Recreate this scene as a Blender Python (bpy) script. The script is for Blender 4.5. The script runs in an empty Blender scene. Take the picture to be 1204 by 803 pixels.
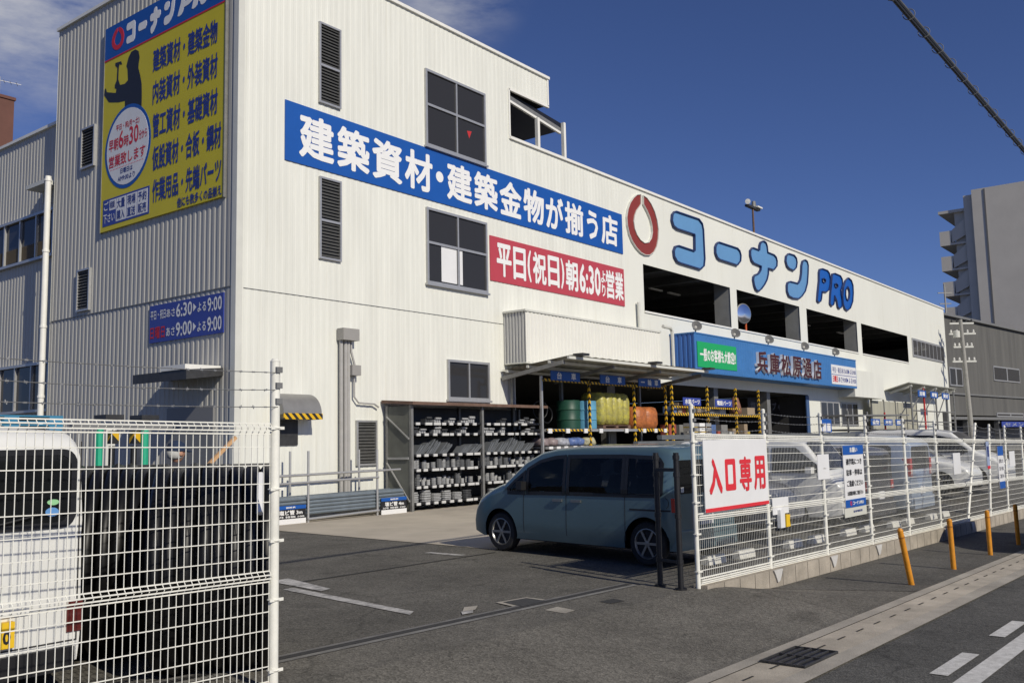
import bpy, bmesh, math, random
from mathutils import Vector, Matrix
from mathutils.geometry import tessellate_polygon
random.seed(7)
PI = math.pi
scene = bpy.context.scene
COL = scene.collection
R = math.radians

# ------------------------------------------------------------------ camera
YAW, PIT, ROL = R(37.944), R(6.259), R(-1.2006)
fw = Vector((math.cos(YAW)*math.cos(PIT), math.sin(YAW)*math.cos(PIT), math.sin(PIT)))
r0 = Vector((math.sin(YAW), -math.cos(YAW), 0)); u0 = r0.cross(fw)
rr = math.cos(ROL)*r0 + math.sin(ROL)*u0; uu = -math.sin(ROL)*r0 + math.cos(ROL)*u0
cd = bpy.data.cameras.new('camera'); cam = bpy.data.objects.new('camera', cd); COL.objects.link(cam)
M = Matrix((rr, uu, -fw)).transposed().to_4x4(); M.translation = Vector((0, 0, 1.72))
cam.matrix_world = M
cd.sensor_width = 36; cd.lens = 1098.0/1204*36; cd.clip_end = 2000; cd.clip_start = 0.05
scene.camera = cam

# ------------------------------------------------------------------ sky and sun
SUN_EL = R(32.8); SUN_AZ = R(76.5)           # shadows run toward azimuth 74 deg (from +X)
sd = Vector((-math.cos(SUN_AZ)*math.cos(SUN_EL), -math.sin(SUN_AZ)*math.cos(SUN_EL), math.sin(SUN_EL)))
w = bpy.data.worlds.new('World'); scene.world = w; w.use_nodes = True
nt = w.node_tree; nt.nodes.clear()
out = nt.nodes.new('ShaderNodeOutputWorld'); bg = nt.nodes.new('ShaderNodeBackground')
sky = nt.nodes.new('ShaderNodeTexSky'); sky.sky_type = 'NISHITA'; sky.sun_disc = False
sky.sun_elevation = SUN_EL; sky.sun_rotation = math.atan2(sd.x, sd.y)
sky.air_density = 0.75; sky.dust_density = 0.3; sky.ozone_density = 7.0; sky.altitude = 0
tc = nt.nodes.new('ShaderNodeTexCoord'); mp = nt.nodes.new('ShaderNodeMapping'); mp.inputs['Scale'].default_value = (1.6, 1.6, 5.0)
mp.inputs['Location'].default_value = (0.35, 0.1, 0.2)
nz = nt.nodes.new('ShaderNodeTexNoise'); nz.inputs['Scale'].default_value = 5.0; nz.inputs['Detail'].default_value = 8
nz.inputs['Roughness'].default_value = 0.6
cr = nt.nodes.new('ShaderNodeValToRGB'); cr.color_ramp.elements[0].position = 0.36; cr.color_ramp.elements[1].position = 0.70
cr.color_ramp.elements[1].color = (0.95, 0.95, 0.95, 1)
mx = nt.nodes.new('ShaderNodeMixRGB'); mx.inputs[2].default_value = (7.0, 7.1, 7.6, 1)
nt.links.new(tc.outputs['Generated'], mp.inputs[0]); nt.links.new(mp.outputs[0], nz.inputs['Vector'])
def cloud_dir(px, py): return (fw+rr*((px-602)/1098)-uu*((py-401.5)/1098)).normalized()
acc = None
for (px, py, rad, amt) in ((40, -30, .17, 1.0), (150, 60, .06, .5), (520, -25, .10, .75), (430, -40, .10, .6)):
    dn = nt.nodes.new('ShaderNodeVectorMath'); dn.operation = 'DISTANCE'; dn.inputs[1].default_value = cloud_dir(px, py); nt.links.new(tc.outputs['Generated'], dn.inputs[0])
    mr = nt.nodes.new('ShaderNodeMapRange'); mr.interpolation_type = 'SMOOTHSTEP'; mr.inputs['From Min'].default_value = rad; mr.inputs['From Max'].default_value = rad*.2; mr.inputs['To Max'].default_value = amt
    nt.links.new(dn.outputs['Value'], mr.inputs['Value'])
    if acc is None: acc = mr.outputs[0]
    else:
        ad = nt.nodes.new('ShaderNodeMath'); ad.operation = 'MAXIMUM'; nt.links.new(acc, ad.inputs[0]); nt.links.new(mr.outputs[0], ad.inputs[1]); acc = ad.outputs[0]
ml = nt.nodes.new('ShaderNodeMath'); ml.operation = 'MULTIPLY'; nt.links.new(acc, ml.inputs[1])
nt.links.new(nz.outputs[0], cr.inputs[0]); nt.links.new(cr.outputs[0], ml.inputs[0]); nt.links.new(ml.outputs[0], mx.inputs[0])
tn = nt.nodes.new('ShaderNodeMixRGB'); tn.blend_type = 'MULTIPLY'; tn.inputs[0].default_value = 1; tn.inputs[2].default_value = (0.98, 0.89, 1.08, 1)
nt.links.new(sky.outputs[0], tn.inputs[1]); nt.links.new(tn.outputs[0], mx.inputs[1]); nt.links.new(mx.outputs[0], bg.inputs[0]); nt.links.new(bg.outputs[0], out.inputs[0])
bg.inputs[1].default_value = 0.073
sl = bpy.data.lights.new('sun', 'SUN'); so = bpy.data.objects.new('sun', sl); COL.objects.link(so)
sl.energy = 3.7; sl.angle = R(0.53); sl.color = (1.0, 0.93, 0.80)
so.rotation_euler = (-sd).to_track_quat('-Z', 'Y').to_euler(); so.location = (0, -20, 40)
vs = scene.view_settings; vs.view_transform = 'Standard'; vs.look = 'None'; vs.exposure = 0.0; vs.gamma = 1.0; vs.use_curve_mapping = False

# ------------------------------------------------------------------ materials
MATS = {}
def mat(name, col, rough=0.6, metal=0.0, var=0.0, scale=3.0, bump=0.0, bscale=40.0, coat=0.0, spec=0.5, col2=None, stretch=None, trans=0.0):
    if name in MATS: return MATS[name]
    m = bpy.data.materials.new(name); m.use_nodes = True; t = m.node_tree; b = t.nodes['Principled BSDF']
    b.inputs['Base Color'].default_value = (*col, 1); b.inputs['Roughness'].default_value = rough; b.inputs['Metallic'].default_value = metal
    b.inputs['Coat Weight'].default_value = coat; b.inputs['Specular IOR Level'].default_value = spec
    if trans: b.inputs['Transmission Weight'].default_value = trans
    c = t.nodes.new('ShaderNodeTexCoord')
    if var or col2:
        n = t.nodes.new('ShaderNodeTexNoise'); n.inputs['Scale'].default_value = scale; n.inputs['Detail'].default_value = 7; n.inputs['Roughness'].default_value = 0.65
        if stretch:
            q = t.nodes.new('ShaderNodeMapping'); q.inputs['Scale'].default_value = stretch
            t.links.new(c.outputs['Object'], q.inputs[0]); t.links.new(q.outputs[0], n.inputs['Vector'])
        else: t.links.new(c.outputs['Object'], n.inputs['Vector'])
        ramp = t.nodes.new('ShaderNodeValToRGB'); ramp.color_ramp.elements[0].position = 0.3; ramp.color_ramp.elements[1].position = 0.72
        a = col2 if col2 else tuple(x*(1-var) for x in col)
        z = col if col2 else tuple(min(1, x*(1+var)) for x in col)
        ramp.color_ramp.elements[0].color = (*a, 1); ramp.color_ramp.elements[1].color = (*z, 1)
        t.links.new(n.outputs[0], ramp.inputs[0]); t.links.new(ramp.outputs[0], b.inputs['Base Color'])
    if stretch and (var or col2):
        n3 = t.nodes.new('ShaderNodeTexNoise'); n3.inputs['Scale'].default_value = 2.0; n3.inputs['Detail'].default_value = 6; n3.inputs['Roughness'].default_value = 0.7
        q3 = t.nodes.new('ShaderNodeMapping'); q3.inputs['Scale'].default_value = (stretch[0]*1.6, stretch[1]*1.6, stretch[2]*.35); t.links.new(c.outputs['Object'], q3.inputs[0]); t.links.new(q3.outputs[0], n3.inputs['Vector'])
        r3 = t.nodes.new('ShaderNodeValToRGB'); r3.color_ramp.elements[0].position = 0.56; r3.color_ramp.elements[0].color = (1, 1, 1, 1); r3.color_ramp.elements[1].position = 0.75; r3.color_ramp.elements[1].color = (0.88, 0.86, 0.82, 1)
        x3 = t.nodes.new('ShaderNodeMixRGB'); x3.blend_type = 'MULTIPLY'; x3.inputs[0].default_value = 1; t.links.new(n3.outputs[0], r3.inputs[0]); t.links.new(ramp.outputs[0], x3.inputs[1]); t.links.new(r3.outputs[0], x3.inputs[2]); t.links.new(x3.outputs[0], b.inputs['Base Color'])
    if bump:
        n2 = t.nodes.new('ShaderNodeTexNoise'); n2.inputs['Scale'].default_value = bscale; n2.inputs['Detail'].default_value = 4
        t.links.new(c.outputs['Object'], n2.inputs['Vector'])
        bp = t.nodes.new('ShaderNodeBump'); bp.inputs['Strength'].default_value = bump; bp.inputs['Distance'].default_value = 0.02
        t.links.new(n2.outputs[0], bp.inputs['Height']); t.links.new(bp.outputs[0], b.inputs['Normal'])
    MATS[name] = m; return m

def asphalt(name, col, patch=0.25, speck=0.5):
    m = bpy.data.materials.new(name); m.use_nodes = True; t = m.node_tree; b = t.nodes['Principled BSDF']
    b.inputs['Roughness'].default_value = 0.9; b.inputs['Specular IOR Level'].default_value = 0.25
    c = t.nodes.new('ShaderNodeTexCoord')
    n1 = t.nodes.new('ShaderNodeTexNoise'); n1.inputs['Scale'].default_value = 0.7; n1.inputs['Detail'].default_value = 6; n1.inputs['Roughness'].default_value = 0.7
    n2 = t.nodes.new('ShaderNodeTexVoronoi'); n2.inputs['Scale'].default_value = 55
    n3 = t.nodes.new('ShaderNodeTexNoise'); n3.inputs['Scale'].default_value = 25; n3.inputs['Detail'].default_value = 5; n3.inputs['Roughness'].default_value = 0.8
    for n in (n1, n2, n3): t.links.new(c.outputs['Object'], n.inputs['Vector'])
    def ramp(src, a, z, p0, p1):
        r_ = t.nodes.new('ShaderNodeValToRGB'); e = r_.color_ramp.elements; e[0].position = p0; e[1].position = p1
        e[0].color = (a, a, a, 1); e[1].color = (z, z, z, 1); t.links.new(src, r_.inputs[0]); return r_.outputs[0]
    a1 = ramp(n1.outputs[0], 1-patch, 1+patch, 0.3, 0.7)
    a2 = ramp(n2.outputs['Color'], 1-speck*0.6, 1+speck, 0.1, 0.95)
    a3 = ramp(n3.outputs[0], 1-speck*0.5, 1+speck*0.6, 0.3, 0.7)
    cur = None
    n4 = t.nodes.new('ShaderNodeTexVoronoi'); n4.feature = 'DISTANCE_TO_EDGE'; n4.inputs['Scale'].default_value = 0.22
    wv = t.nodes.new('ShaderNodeTexNoise'); wv.inputs['Scale'].default_value = 1.3; wv.inputs['Detail'].default_value = 5; t.links.new(c.outputs['Object'], wv.inputs['Vector'])
    va = t.nodes.new('ShaderNodeMixRGB'); va.blend_type = 'ADD'; va.inputs[0].default_value = 0.9; t.links.new(c.outputs['Object'], va.inputs[1]); t.links.new(wv.outputs['Color'], va.inputs[2]); t.links.new(va.outputs[0], n4.inputs['Vector'])
    a4 = ramp(n4.outputs['Distance'], .68, 1, .0, .006)
    n5 = t.nodes.new('ShaderNodeTexNoise'); n5.inputs['Scale'].default_value = 1.7; n5.inputs['Detail'].default_value = 3; t.links.new(c.outputs['Object'], n5.inputs['Vector'])
    a5 = ramp(n5.outputs[0], 1.0, .74, .60, .72)
    for a in (a1, a2, a3, a4, a5):
        q = t.nodes.new('ShaderNodeMixRGB'); q.blend_type = 'MULTIPLY'; q.inputs[0].default_value = 1
        if cur is None: q.inputs[1].default_value = (*col, 1)
        else: t.links.new(cur, q.inputs[1])
        t.links.new(a, q.inputs[2]); cur = q.outputs[0]
    t.links.new(cur, b.inputs['Base Color'])
    bp = t.nodes.new('ShaderNodeBump'); bp.inputs['Strength'].default_value = 0.6; bp.inputs['Distance'].default_value = 0.01
    t.links.new(n2.outputs['Distance'], bp.inputs['Height']); t.links.new(bp.outputs[0], b.inputs['Normal'])
    MATS[name] = m; return m

def stripes(name, c1, c2, k, rough=0.6):
    m = bpy.data.materials.new(name); m.use_nodes = True; t = m.node_tree; b = t.nodes['Principled BSDF']; b.inputs['Roughness'].default_value = rough
    c = t.nodes.new('ShaderNodeTexCoord'); d = t.nodes.new('ShaderNodeVectorMath'); d.operation = 'DOT_PRODUCT'; d.inputs[1].default_value = (k, k, k)
    f = t.nodes.new('ShaderNodeMath'); f.operation = 'FRACT'; g = t.nodes.new('ShaderNodeMath'); g.operation = 'GREATER_THAN'; g.inputs[1].default_value = 0.5
    q = t.nodes.new('ShaderNodeMixRGB'); q.inputs[1].default_value = (*c1, 1); q.inputs[2].default_value = (*c2, 1)
    t.links.new(c.outputs['Object'], d.inputs[0]); t.links.new(d.outputs['Value'], f.inputs[0]); t.links.new(f.outputs[0], g.inputs[0])
    t.links.new(g.outputs[0], q.inputs[0]); t.links.new(q.outputs[0], b.inputs['Base Color']); MATS[name] = m; return m

WALL = mat('cream_metal_wall', (0.725, 0.728, 0.655), 0.55, 0, 0.075, 0.6, stretch=(3, 3, 0.35))
TRIM = mat('pale_trim', (0.62, 0.62, 0.56), 0.5, 0, 0.06, 2)
WHITE = mat('white_paint', (0.78, 0.77, 0.71), 0.45, 0, 0.05, 4)
FENCE = mat('fence_coating', (0.78, 0.77, 0.69), 0.45, 0, 0.12, 6)
ALU = mat('aluminium', (0.46, 0.46, 0.45), 0.4, 0.5, 0.08, 8)
GREYM = mat('grey_steel', (0.22, 0.22, 0.21), 0.5, 0.3, 0.2, 6)
DARKM = mat('dark_steel', (0.05, 0.05, 0.05), 0.5, 0.3, 0.3, 6)
BLACK = mat('black_paint', (0.012, 0.012, 0.013), 0.45, 0, 0.3, 8)
PLASTIC = mat('black_plastic', (0.0055, 0.0055, 0.006), 0.42, 0, 0.3, 5, spec=0.3)
GLASS = mat('dark_window_glass', (0.035, 0.035, 0.037), 0.06, 0, 0, spec=0.2)
def seeglass(name, tint, gl=0.05):
    m = bpy.data.materials.new(name); m.use_nodes = True; t = m.node_tree; t.nodes.clear(); o = t.nodes.new('ShaderNodeOutputMaterial')
    a = t.nodes.new('ShaderNodeBsdfTransparent'); a.inputs[0].default_value = (*tint, 1); g = t.nodes.new('ShaderNodeBsdfGlossy'); g.inputs['Roughness'].default_value = gl
    f = t.nodes.new('ShaderNodeFresnel'); f.inputs[0].default_value = 1.35; x = t.nodes.new('ShaderNodeMixShader')
    t.links.new(f.outputs[0], x.inputs[0]); t.links.new(a.outputs[0], x.inputs[1]); t.links.new(g.outputs[0], x.inputs[2]); t.links.new(x.outputs[0], o.inputs[0]); MATS[name] = m; return m
CLEARG = seeglass('clear_car_glass', (0.74, 0.80, 0.77)); PRIVG = seeglass('privacy_car_glass', (0.40, 0.38, 0.34))
CARGLASS = mat('tinted_car_glass', (0.008, 0.009, 0.010), 0.03, 0, 0, spec=0.35)
LOUV = mat('dark_louvre', (0.09, 0.09, 0.085), 0.5, 0.2, 0.2, 8)
SIGNBLUE = mat('banner_blue', (0.008, 0.085, 0.36), 0.45, 0, 0.06, 1)
SIGNNAVY = mat('sign_navy', (0.035, 0.06, 0.30), 0.5, 0, 0.05, 1)
SIGNRED = mat('banner_red', (0.46, 0.055, 0.075), 0.5, 0, 0.06, 1)
SIGNYEL = mat('billboard_yellow', (0.62, 0.52, 0.015), 0.5, 0, 0.05, 1)
INKW = mat('white_lettering', (0.80, 0.80, 0.78), 0.5)
INKB = mat('blue_lettering', (0.02, 0.04, 0.24), 0.5)
INKR = mat('red_lettering', (0.60, 0.02, 0.03), 0.5)
INKK = mat('black_lettering', (0.015, 0.015, 0.018), 0.5)
BOXBLUE = mat('fascia_blue', (0.045, 0.17, 0.42), 0.45, 0, 0.08, 1, stretch=(1, 1, 3))
SIGNGREEN = mat('sign_green', (0.01, 0.36, 0.11), 0.5)
SIGNW = mat('sign_white', (0.74, 0.74, 0.73), 0.4, 0, 0.04, 2)
LETB = mat('letter_light_blue', (0.125, 0.29, 0.52), 0.45, 0, 0.05, 1)
LETD = mat('letter_navy_rim', (0.012, 0.03, 0.12), 0.5)
LETP = mat('letter_deep_blue', (0.006, 0.10, 0.42), 0.45, 0, 0.05, 1)
EMBR = mat('emblem_red', (0.24, 0.035, 0.025), 0.5, 0, 0.08, 1)
MAROON = mat('letter_maroon', (0.06, 0.012, 0.012), 0.5)
CONC = mat('concrete', (0.36, 0.33, 0.275), 0.9, 0, 0.25, 1.6, 0.3, 60)
CONCK = mat('kerb_concrete', (0.35, 0.31, 0.25), 0.9, 0, 0.3, 2.5, 0.4, 50)
CONCG = mat('gutter_concrete', (0.42, 0.375, 0.30), 0.9, 0, 0.28, 1.8, 0.3, 60)
APRON = mat('apron_concrete', (0.44, 0.39, 0.31), 0.9, 0, 0.14, 0.9, 0.2, 70)
ROADPAINT = mat('road_paint', (0.72, 0.71, 0.67), 0.8, 0, 0, 14, 0.3, 80, col2=(0.42, 0.41, 0.38))
WORNPAINT = mat('worn_paint', (0.66, 0.64, 0.6), 0.85, 0, 0, 9, 0.3, 80, col2=(0.17, 0.165, 0.155))
LOT = asphalt('lot_asphalt', (0.106, 0.100, 0.086))
ENTRY = asphalt('entry_asphalt', (0.128, 0.12, 0.102))
ROAD = asphalt('road_asphalt', (0.086, 0.084, 0.076))
SEAM = mat('tar_seam', (0.035, 0.034, 0.032), 0.8)
HAZ = stripes('hazard_stripes', (0.015, 0.015, 0.015), (0.70, 0.42, 0.01), 5.0)
RUST = mat('rusty_steel', (0.10, 0.055, 0.035), 0.8, 0.1, 0, 5, col2=(0.19, 0.12, 0.09))
DIRTYMESH = mat('dusty_mesh_sheet', (0.13, 0.135, 0.115), 0.8, 0, 0.25, 2)
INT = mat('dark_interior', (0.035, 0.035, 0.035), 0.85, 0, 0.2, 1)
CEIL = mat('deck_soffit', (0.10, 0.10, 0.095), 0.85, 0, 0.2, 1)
PVC = mat('pvc_grey_pipe', (0.15, 0.18, 0.205), 0.45, 0, 0.15, 5)
FIT = mat('fitting_grey', (0.32, 0.325, 0.325), 0.5, 0, 0.25, 12)
FITD = mat('fitting_dark', (0.05, 0.052, 0.055), 0.5, 0, 0.3, 12)
TEAL = mat('teal_car_paint', (0.105, 0.175, 0.200), 0.28, 0.35, 0.05, 2, coat=0.6)
CARWHITE = mat('white_car_paint', (0.72, 0.72, 0.68), 0.25, 0, 0.03, 2, coat=0.4)
CARSILVER = mat('silver_car_paint', (0.40, 0.42, 0.45), 0.3, 0.5, 0.03, 2, coat=0.4)
CARBLUE = mat('pale_blue_car_paint', (0.33, 0.40, 0.50), 0.3, 0.3, 0.03, 2, coat=0.4)
CARDARK = mat('charcoal_car_paint', (0.07, 0.07, 0.075), 0.25, 0.4, 0.03, 2, coat=0.4)
CARGREY = mat('grey_car_paint', (0.20, 0.205, 0.23), 0.28, 0.4, 0.03, 2, coat=0.4)
TYRE = mat('tyre_rubber', (0.018, 0.018, 0.018), 0.85, 0, 0.2, 20)
RIM = mat('alloy_rim', (0.26, 0.26, 0.255), 0.35, 0.8)
REDL = mat('red_lamp', (0.55, 0.012, 0.012), 0.15, 0, coat=1)
CLEARL = mat('clear_lamp', (0.75, 0.75, 0.72), 0.1, 0.2, coat=1)
ORANGE = mat('bollard_orange', (0.62, 0.25, 0.015), 0.5, 0, 0.15, 9)
YELLOW = mat('yellow_plate', (0.78, 0.50, 0.02), 0.4)
SKIN = mat('skin', (0.42, 0.22, 0.14), 0.6, 0, 0.08, 10)
CLOTH = mat('dark_cloth', (0.03, 0.03, 0.04), 0.9, 0, 0.2, 6)
NAVY = mat('navy_cloth', (0.015, 0.03, 0.07), 0.9, 0, 0.2, 6)
HAIR = mat('grey_hair', (0.45, 0.45, 0.42), 0.9, 0, 0.2, 20)
GREENP = mat('green_paint', (0.02, 0.40, 0.22), 0.4, 0, 0.1, 5)
WOOD = mat('pale_wood', (0.55, 0.33, 0.16), 0.7, 0, 0.2, 12)
WAREH = mat('weathered_cladding', (0.135, 0.133, 0.123), 0.9, 0, 0, 0.5, stretch=(2.5, 2.5, 0.25), col2=(0.085, 0.084, 0.08))
APT = mat('apartment_render', (0.62, 0.58, 0.50), 0.9, 0, 0.07, 0.3)
BRICK = mat('brown_tile', (0.13, 0.055, 0.04), 0.8, 0, 0.1, 1)
YBAG = mat('yellow_bags', (0.55, 0.50, 0.07), 0.4, 0, 0, 6, 1.0, 14, col2=(0.26, 0.24, 0.10))
OBAG = mat('orange_bags', (0.58, 0.18, 0.045), 0.4, 0, 0, 6, 1.0, 14, col2=(0.24, 0.085, 0.03))
BLUEPL = mat('blue_plastic', (0.05, 0.22, 0.36), 0.5, 0, 0.1, 3)
LBLUE = mat('sky_blue_drum', (0.10, 0.30, 0.45), 0.5, 0, 0.1, 3)
DGREEN = mat('dark_green_drum', (0.01, 0.06, 0.035), 0.5, 0, 0.1, 3)
POLE = mat('pole_concrete', (0.33, 0.32, 0.29), 0.85, 0, 0.15, 2)
CABLE = mat('cable_sheath', (0.02, 0.022, 0.025), 0.6)
REDP = mat('red_paint', (0.5, 0.03, 0.03), 0.5)
TRANSL = mat('dusty_panel', (0.40, 0.39, 0.31), 0.6, 0, 0.15, 1.5, stretch=(1, 1, 0.2))

# ------------------------------------------------------------------ helpers
ORG = {}
def org(o): return ORG.get(o.name, Vector((0, 0, 0))) if o else Vector((0, 0, 0))
class MB:
    def __init__(s): s.v = []; s.f = []; s.mi = []; s.m = 0
    def add(s, vs_, fs):
        k = len(s.v); s.v += [tuple(v) for v in vs_]; s.f += [tuple(i+k for i in f) for f in fs]; s.mi += [s.m]*len(fs); return s
    def box(s, x0, x1, y0, y1, z0, z1):
        if x0 > x1: x0, x1 = x1, x0
        if y0 > y1: y0, y1 = y1, y0
        if z0 > z1: z0, z1 = z1, z0
        return s.add([(x0,y0,z0),(x1,y0,z0),(x1,y1,z0),(x0,y1,z0),(x0,y0,z1),(x1,y0,z1),(x1,y1,z1),(x0,y1,z1)],
                     [(0,3,2,1),(4,5,6,7),(0,1,5,4),(1,2,6,5),(2,3,7,6),(3,0,4,7)])
    def hexa(s, p):  # 8 points: bottom 4 ccw, top 4 ccw
        return s.add(p, [(0,3,2,1),(4,5,6,7),(0,1,5,4),(1,2,6,5),(2,3,7,6),(3,0,4,7)])
    def beam(s, a, b, wx, wz=None, up=(0,0,1)):
        a = Vector(a); b = Vector(b); d = (b-a).normalized(); wz = wz or wx
        u = Vector(up)
        if abs(d.dot(u)) > 0.95: u = Vector((1, 0, 0))
        l = d.cross(u).normalized(); n = l.cross(d)
        P = []
        for c in (a, b):
            for i, j in ((-1,-1),(1,-1),(1,1),(-1,1)): P.append(c + l*(i*wx/2) + n*(j*wz/2))
        return s.add(P, [(3,2,1,0),(4,5,6,7),(0,1,5,4),(1,2,6,5),(2,3,7,6),(3,0,4,7)])
    def cyl(s, a, b, r, r2=None, n=12, caps=True):
        a = Vector(a); b = Vector(b); d = (b-a).normalized(); r2 = r if r2 is None else r2
        u = Vector((0,0,1)) if abs(d.z) < 0.95 else Vector((1,0,0))
        l = d.cross(u).normalized(); m = l.cross(d); P = []
        for c, q in ((a, r), (b, r2)):
            for i in range(n):
                t = 2*PI*i/n; P.append(c + l*(q*math.cos(t)) + m*(q*math.sin(t)))
        F = [(i, (i+1) % n, n+(i+1) % n, n+i) for i in range(n)]
        if caps: F += [tuple(range(n-1, -1, -1)), tuple(range(n, 2*n))]
        return s.add(P, F)
    def tube(s, pts, r, n=6):
        pts = [Vector(p) for p in pts]; P = []; k = len(pts)
        for i, p in enumerate(pts):
            d = (pts[min(i+1, k-1)] - pts[max(i-1, 0)]).normalized()
            u = Vector((0,0,1)) if abs(d.z) < 0.95 else Vector((1,0,0))
            l = d.cross(u).normalized(); m = l.cross(d)
            for j in range(n):
                t = 2*PI*j/n; P.append(p + l*(r*math.cos(t)) + m*(r*math.sin(t)))
        F = [(i*n+j, i*n+(j+1) % n, (i+1)*n+(j+1) % n, (i+1)*n+j) for i in range(k-1) for j in range(n)]
        F += [tuple(range(n-1, -1, -1)), tuple(range((k-1)*n, k*n))]
        return s.add(P, F)
    def lathe(s, c, axis, prof, n=20):   # prof: (radius, along)
        c = Vector(c); d = Vector(axis).normalized(); u = Vector((0,0,1)) if abs(d.z) < 0.95 else Vector((1,0,0))
        l = d.cross(u).normalized(); m = l.cross(d); P = []; k = len(prof)
        for (q, h) in prof:
            for j in range(n):
                t = 2*PI*j/n; P.append(c + d*h + l*(q*math.cos(t)) + m*(q*math.sin(t)))
        F = [(i*n+j, i*n+(j+1) % n, (i+1)*n+(j+1) % n, (i+1)*n+j) for i in range(k-1) for j in range(n)]
        if prof[0][0] > 1e-4: F.append(tuple(range(n-1, -1, -1)))
        if prof[-1][0] > 1e-4: F.append(tuple(range((k-1)*n, k*n)))
        return s.add(P, F)
    def torus(s, c, axis, R_, r, n=28, k=8):
        c = Vector(c); d = Vector(axis).normalized(); u = Vector((0,0,1)) if abs(d.z) < 0.95 else Vector((1,0,0))
        l = d.cross(u).normalized(); m = l.cross(d); P = []
        for i in range(n):
            t = 2*PI*i/n; e = l*math.cos(t) + m*math.sin(t)
            for j in range(k):
                q = 2*PI*j/k; P.append(c + e*(R_+r*math.cos(q)) + d*(r*math.sin(q)))
        return s.add(P, [(i*k+j, i*k+(j+1) % k, ((i+1) % n)*k+(j+1) % k, ((i+1) % n)*k+j) for i in range(n) for j in range(k)])
    def prism(s, outer, holes, fr, n0, n1, back=True):
        loops = [outer]+list(holes); flat = [p for L in loops for p in L]; k = len(flat)
        tri = tessellate_polygon([[Vector((a, b, 0)) for a, b in L] for L in loops])
        P = [fr.p(a, b, n1) for a, b in flat] + [fr.p(a, b, n0) for a, b in flat]
        F = [tuple(t) for t in tri]
        if back: F += [tuple(i+k for i in reversed(t)) for t in tri]
        o = 0
        for L in loops:
            q = len(L)
            for i in range(q):
                j = (i+1) % q; F.append((o+i, o+j, k+o+j, k+o+i))
            o += q
        return s.add(P, F)
    def build(s, name, m, parent=None, smooth=False, loc=None, fix=True):
        me = bpy.data.meshes.new(name); o_ = org(parent) + (Vector(loc) if loc is not None else Vector((0,0,0)))
        me.from_pydata([Vector(v)-o_ for v in s.v], [], s.f)
        ms = m if isinstance(m, (list, tuple)) else [m]
        for x in ms: me.materials.append(x)
        if len(ms) > 1:
            for p, i in zip(me.polygons, s.mi): p.material_index = i
        if fix:
            b = bmesh.new(); b.from_mesh(me); bmesh.ops.recalc_face_normals(b, faces=b.faces); b.to_mesh(me); b.free()
        if smooth:
            for p in me.polygons: p.use_smooth = True
            if smooth != 'all' and hasattr(me, 'set_sharp_from_angle'): me.set_sharp_from_angle(angle=R(35))
        ob = bpy.data.objects.new(name, me); COL.objects.link(ob)
        if parent: ob.parent = parent
        ORG[ob.name] = o_
        if loc is not None: ob.location = loc
        return ob
def tag(o, label=None, cat=None, group=None, kind=None):
    if label: o['label'] = label
    if cat: o['category'] = cat
    if group: o['group'] = group
    if kind: o['kind'] = kind
    return o
def thing(name, loc, label, cat, group=None, world=True):
    e = bpy.data.objects.new(name, None); COL.objects.link(e); e.location = loc; e.empty_display_size = 0.2
    ORG[e.name] = Vector(loc) if world else Vector((0,0,0))
    return tag(e, label, cat, group)
def struct(name, mb, m, parent=None, **k):
    o = mb.build(name, m, parent, **k)
    if not parent: o['kind'] = 'structure'
    return o
def copy_tree(o, parent=None):
    c = o.copy(); COL.objects.link(c)
    if parent: c.parent = parent
    for ch in list(o.children): copy_tree(ch, c)
    return c
class Fr:
    def __init__(s, O, U, V, N): s.O = Vector(O); s.U = Vector(U); s.V = Vector(V); s.N = Vector(N)
    def p(s, u, v, n=0): return s.O + s.U*u + s.V*v + s.N*n
def slab(mb, fr, u0, u1, v0, v1, n0, n1):
    return mb.hexa([fr.p(u0,v0,n0), fr.p(u1,v0,n0), fr.p(u1,v0,n1), fr.p(u0,v0,n1), fr.p(u0,v1,n0), fr.p(u1,v1,n0), fr.p(u1,v1,n1), fr.p(u0,v1,n1)])
_tc = {}
def text_geo(s, off, ext):
    key = (s, ext)
    if key not in _tc:
        c = bpy.data.curves.new('txt', 'FONT'); c.body = s; c.extrude = ext; c.resolution_u = 2
        o = bpy.data.objects.new('txt', c); COL.objects.link(o)
        dg = bpy.context.evaluated_depsgraph_get(); me = bpy.data.meshes.new_from_object(o.evaluated_get(dg))
        V = [v.co.copy() for v in me.vertices]; F = [tuple(p.vertices) for p in me.polygons]
        COL.objects.unlink(o); bpy.data.objects.remove(o); bpy.data.curves.remove(c); bpy.data.meshes.remove(me)
        _tc[key] = (V, F)
    return _tc[key]
def add_text(mb, s, fr, u0, u1, v0, v1, n, off=0.02, ext=0.0, depth=0.0, square=False):
    V, F = text_geo(s, off, 0.1 if depth else 0.0)
    xs = [v.x for v in V]; ys = [v.y for v in V]; k = off*(1.0 if off > .015 else .6)
    a, b, c, d = min(xs)-k, max(xs)+k, min(ys)-k, max(ys)+k; m = 8 if (u1-u0)/max(1, len(s)) > .35 else 5
    for q in range(m+1):
        dx, dy = (0, 0) if q == 0 else (k*math.cos(2*PI*q/m+.4), k*math.sin(2*PI*q/m+.4)); P = []
        for v in V:
            nn = n + (v.z+0.1)/0.2*depth if depth else n
            P.append(fr.p(u0+(v.x+dx-a)/(b-a)*(u1-u0), v0+(v.y+dy-c)/(d-c)*(v1-v0), nn+q*.0004))
        mb.add(P, F)
    return mb
def text(parent, s, fr, u0, u1, v0, v1, n, m, off=0.02, name='lettering', square=False):
    mb = MB(); add_text(mb, s, fr, u0, u1, v0, v1, n, off, square=square); return mb.build(name, m, parent, fix=False)
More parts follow.
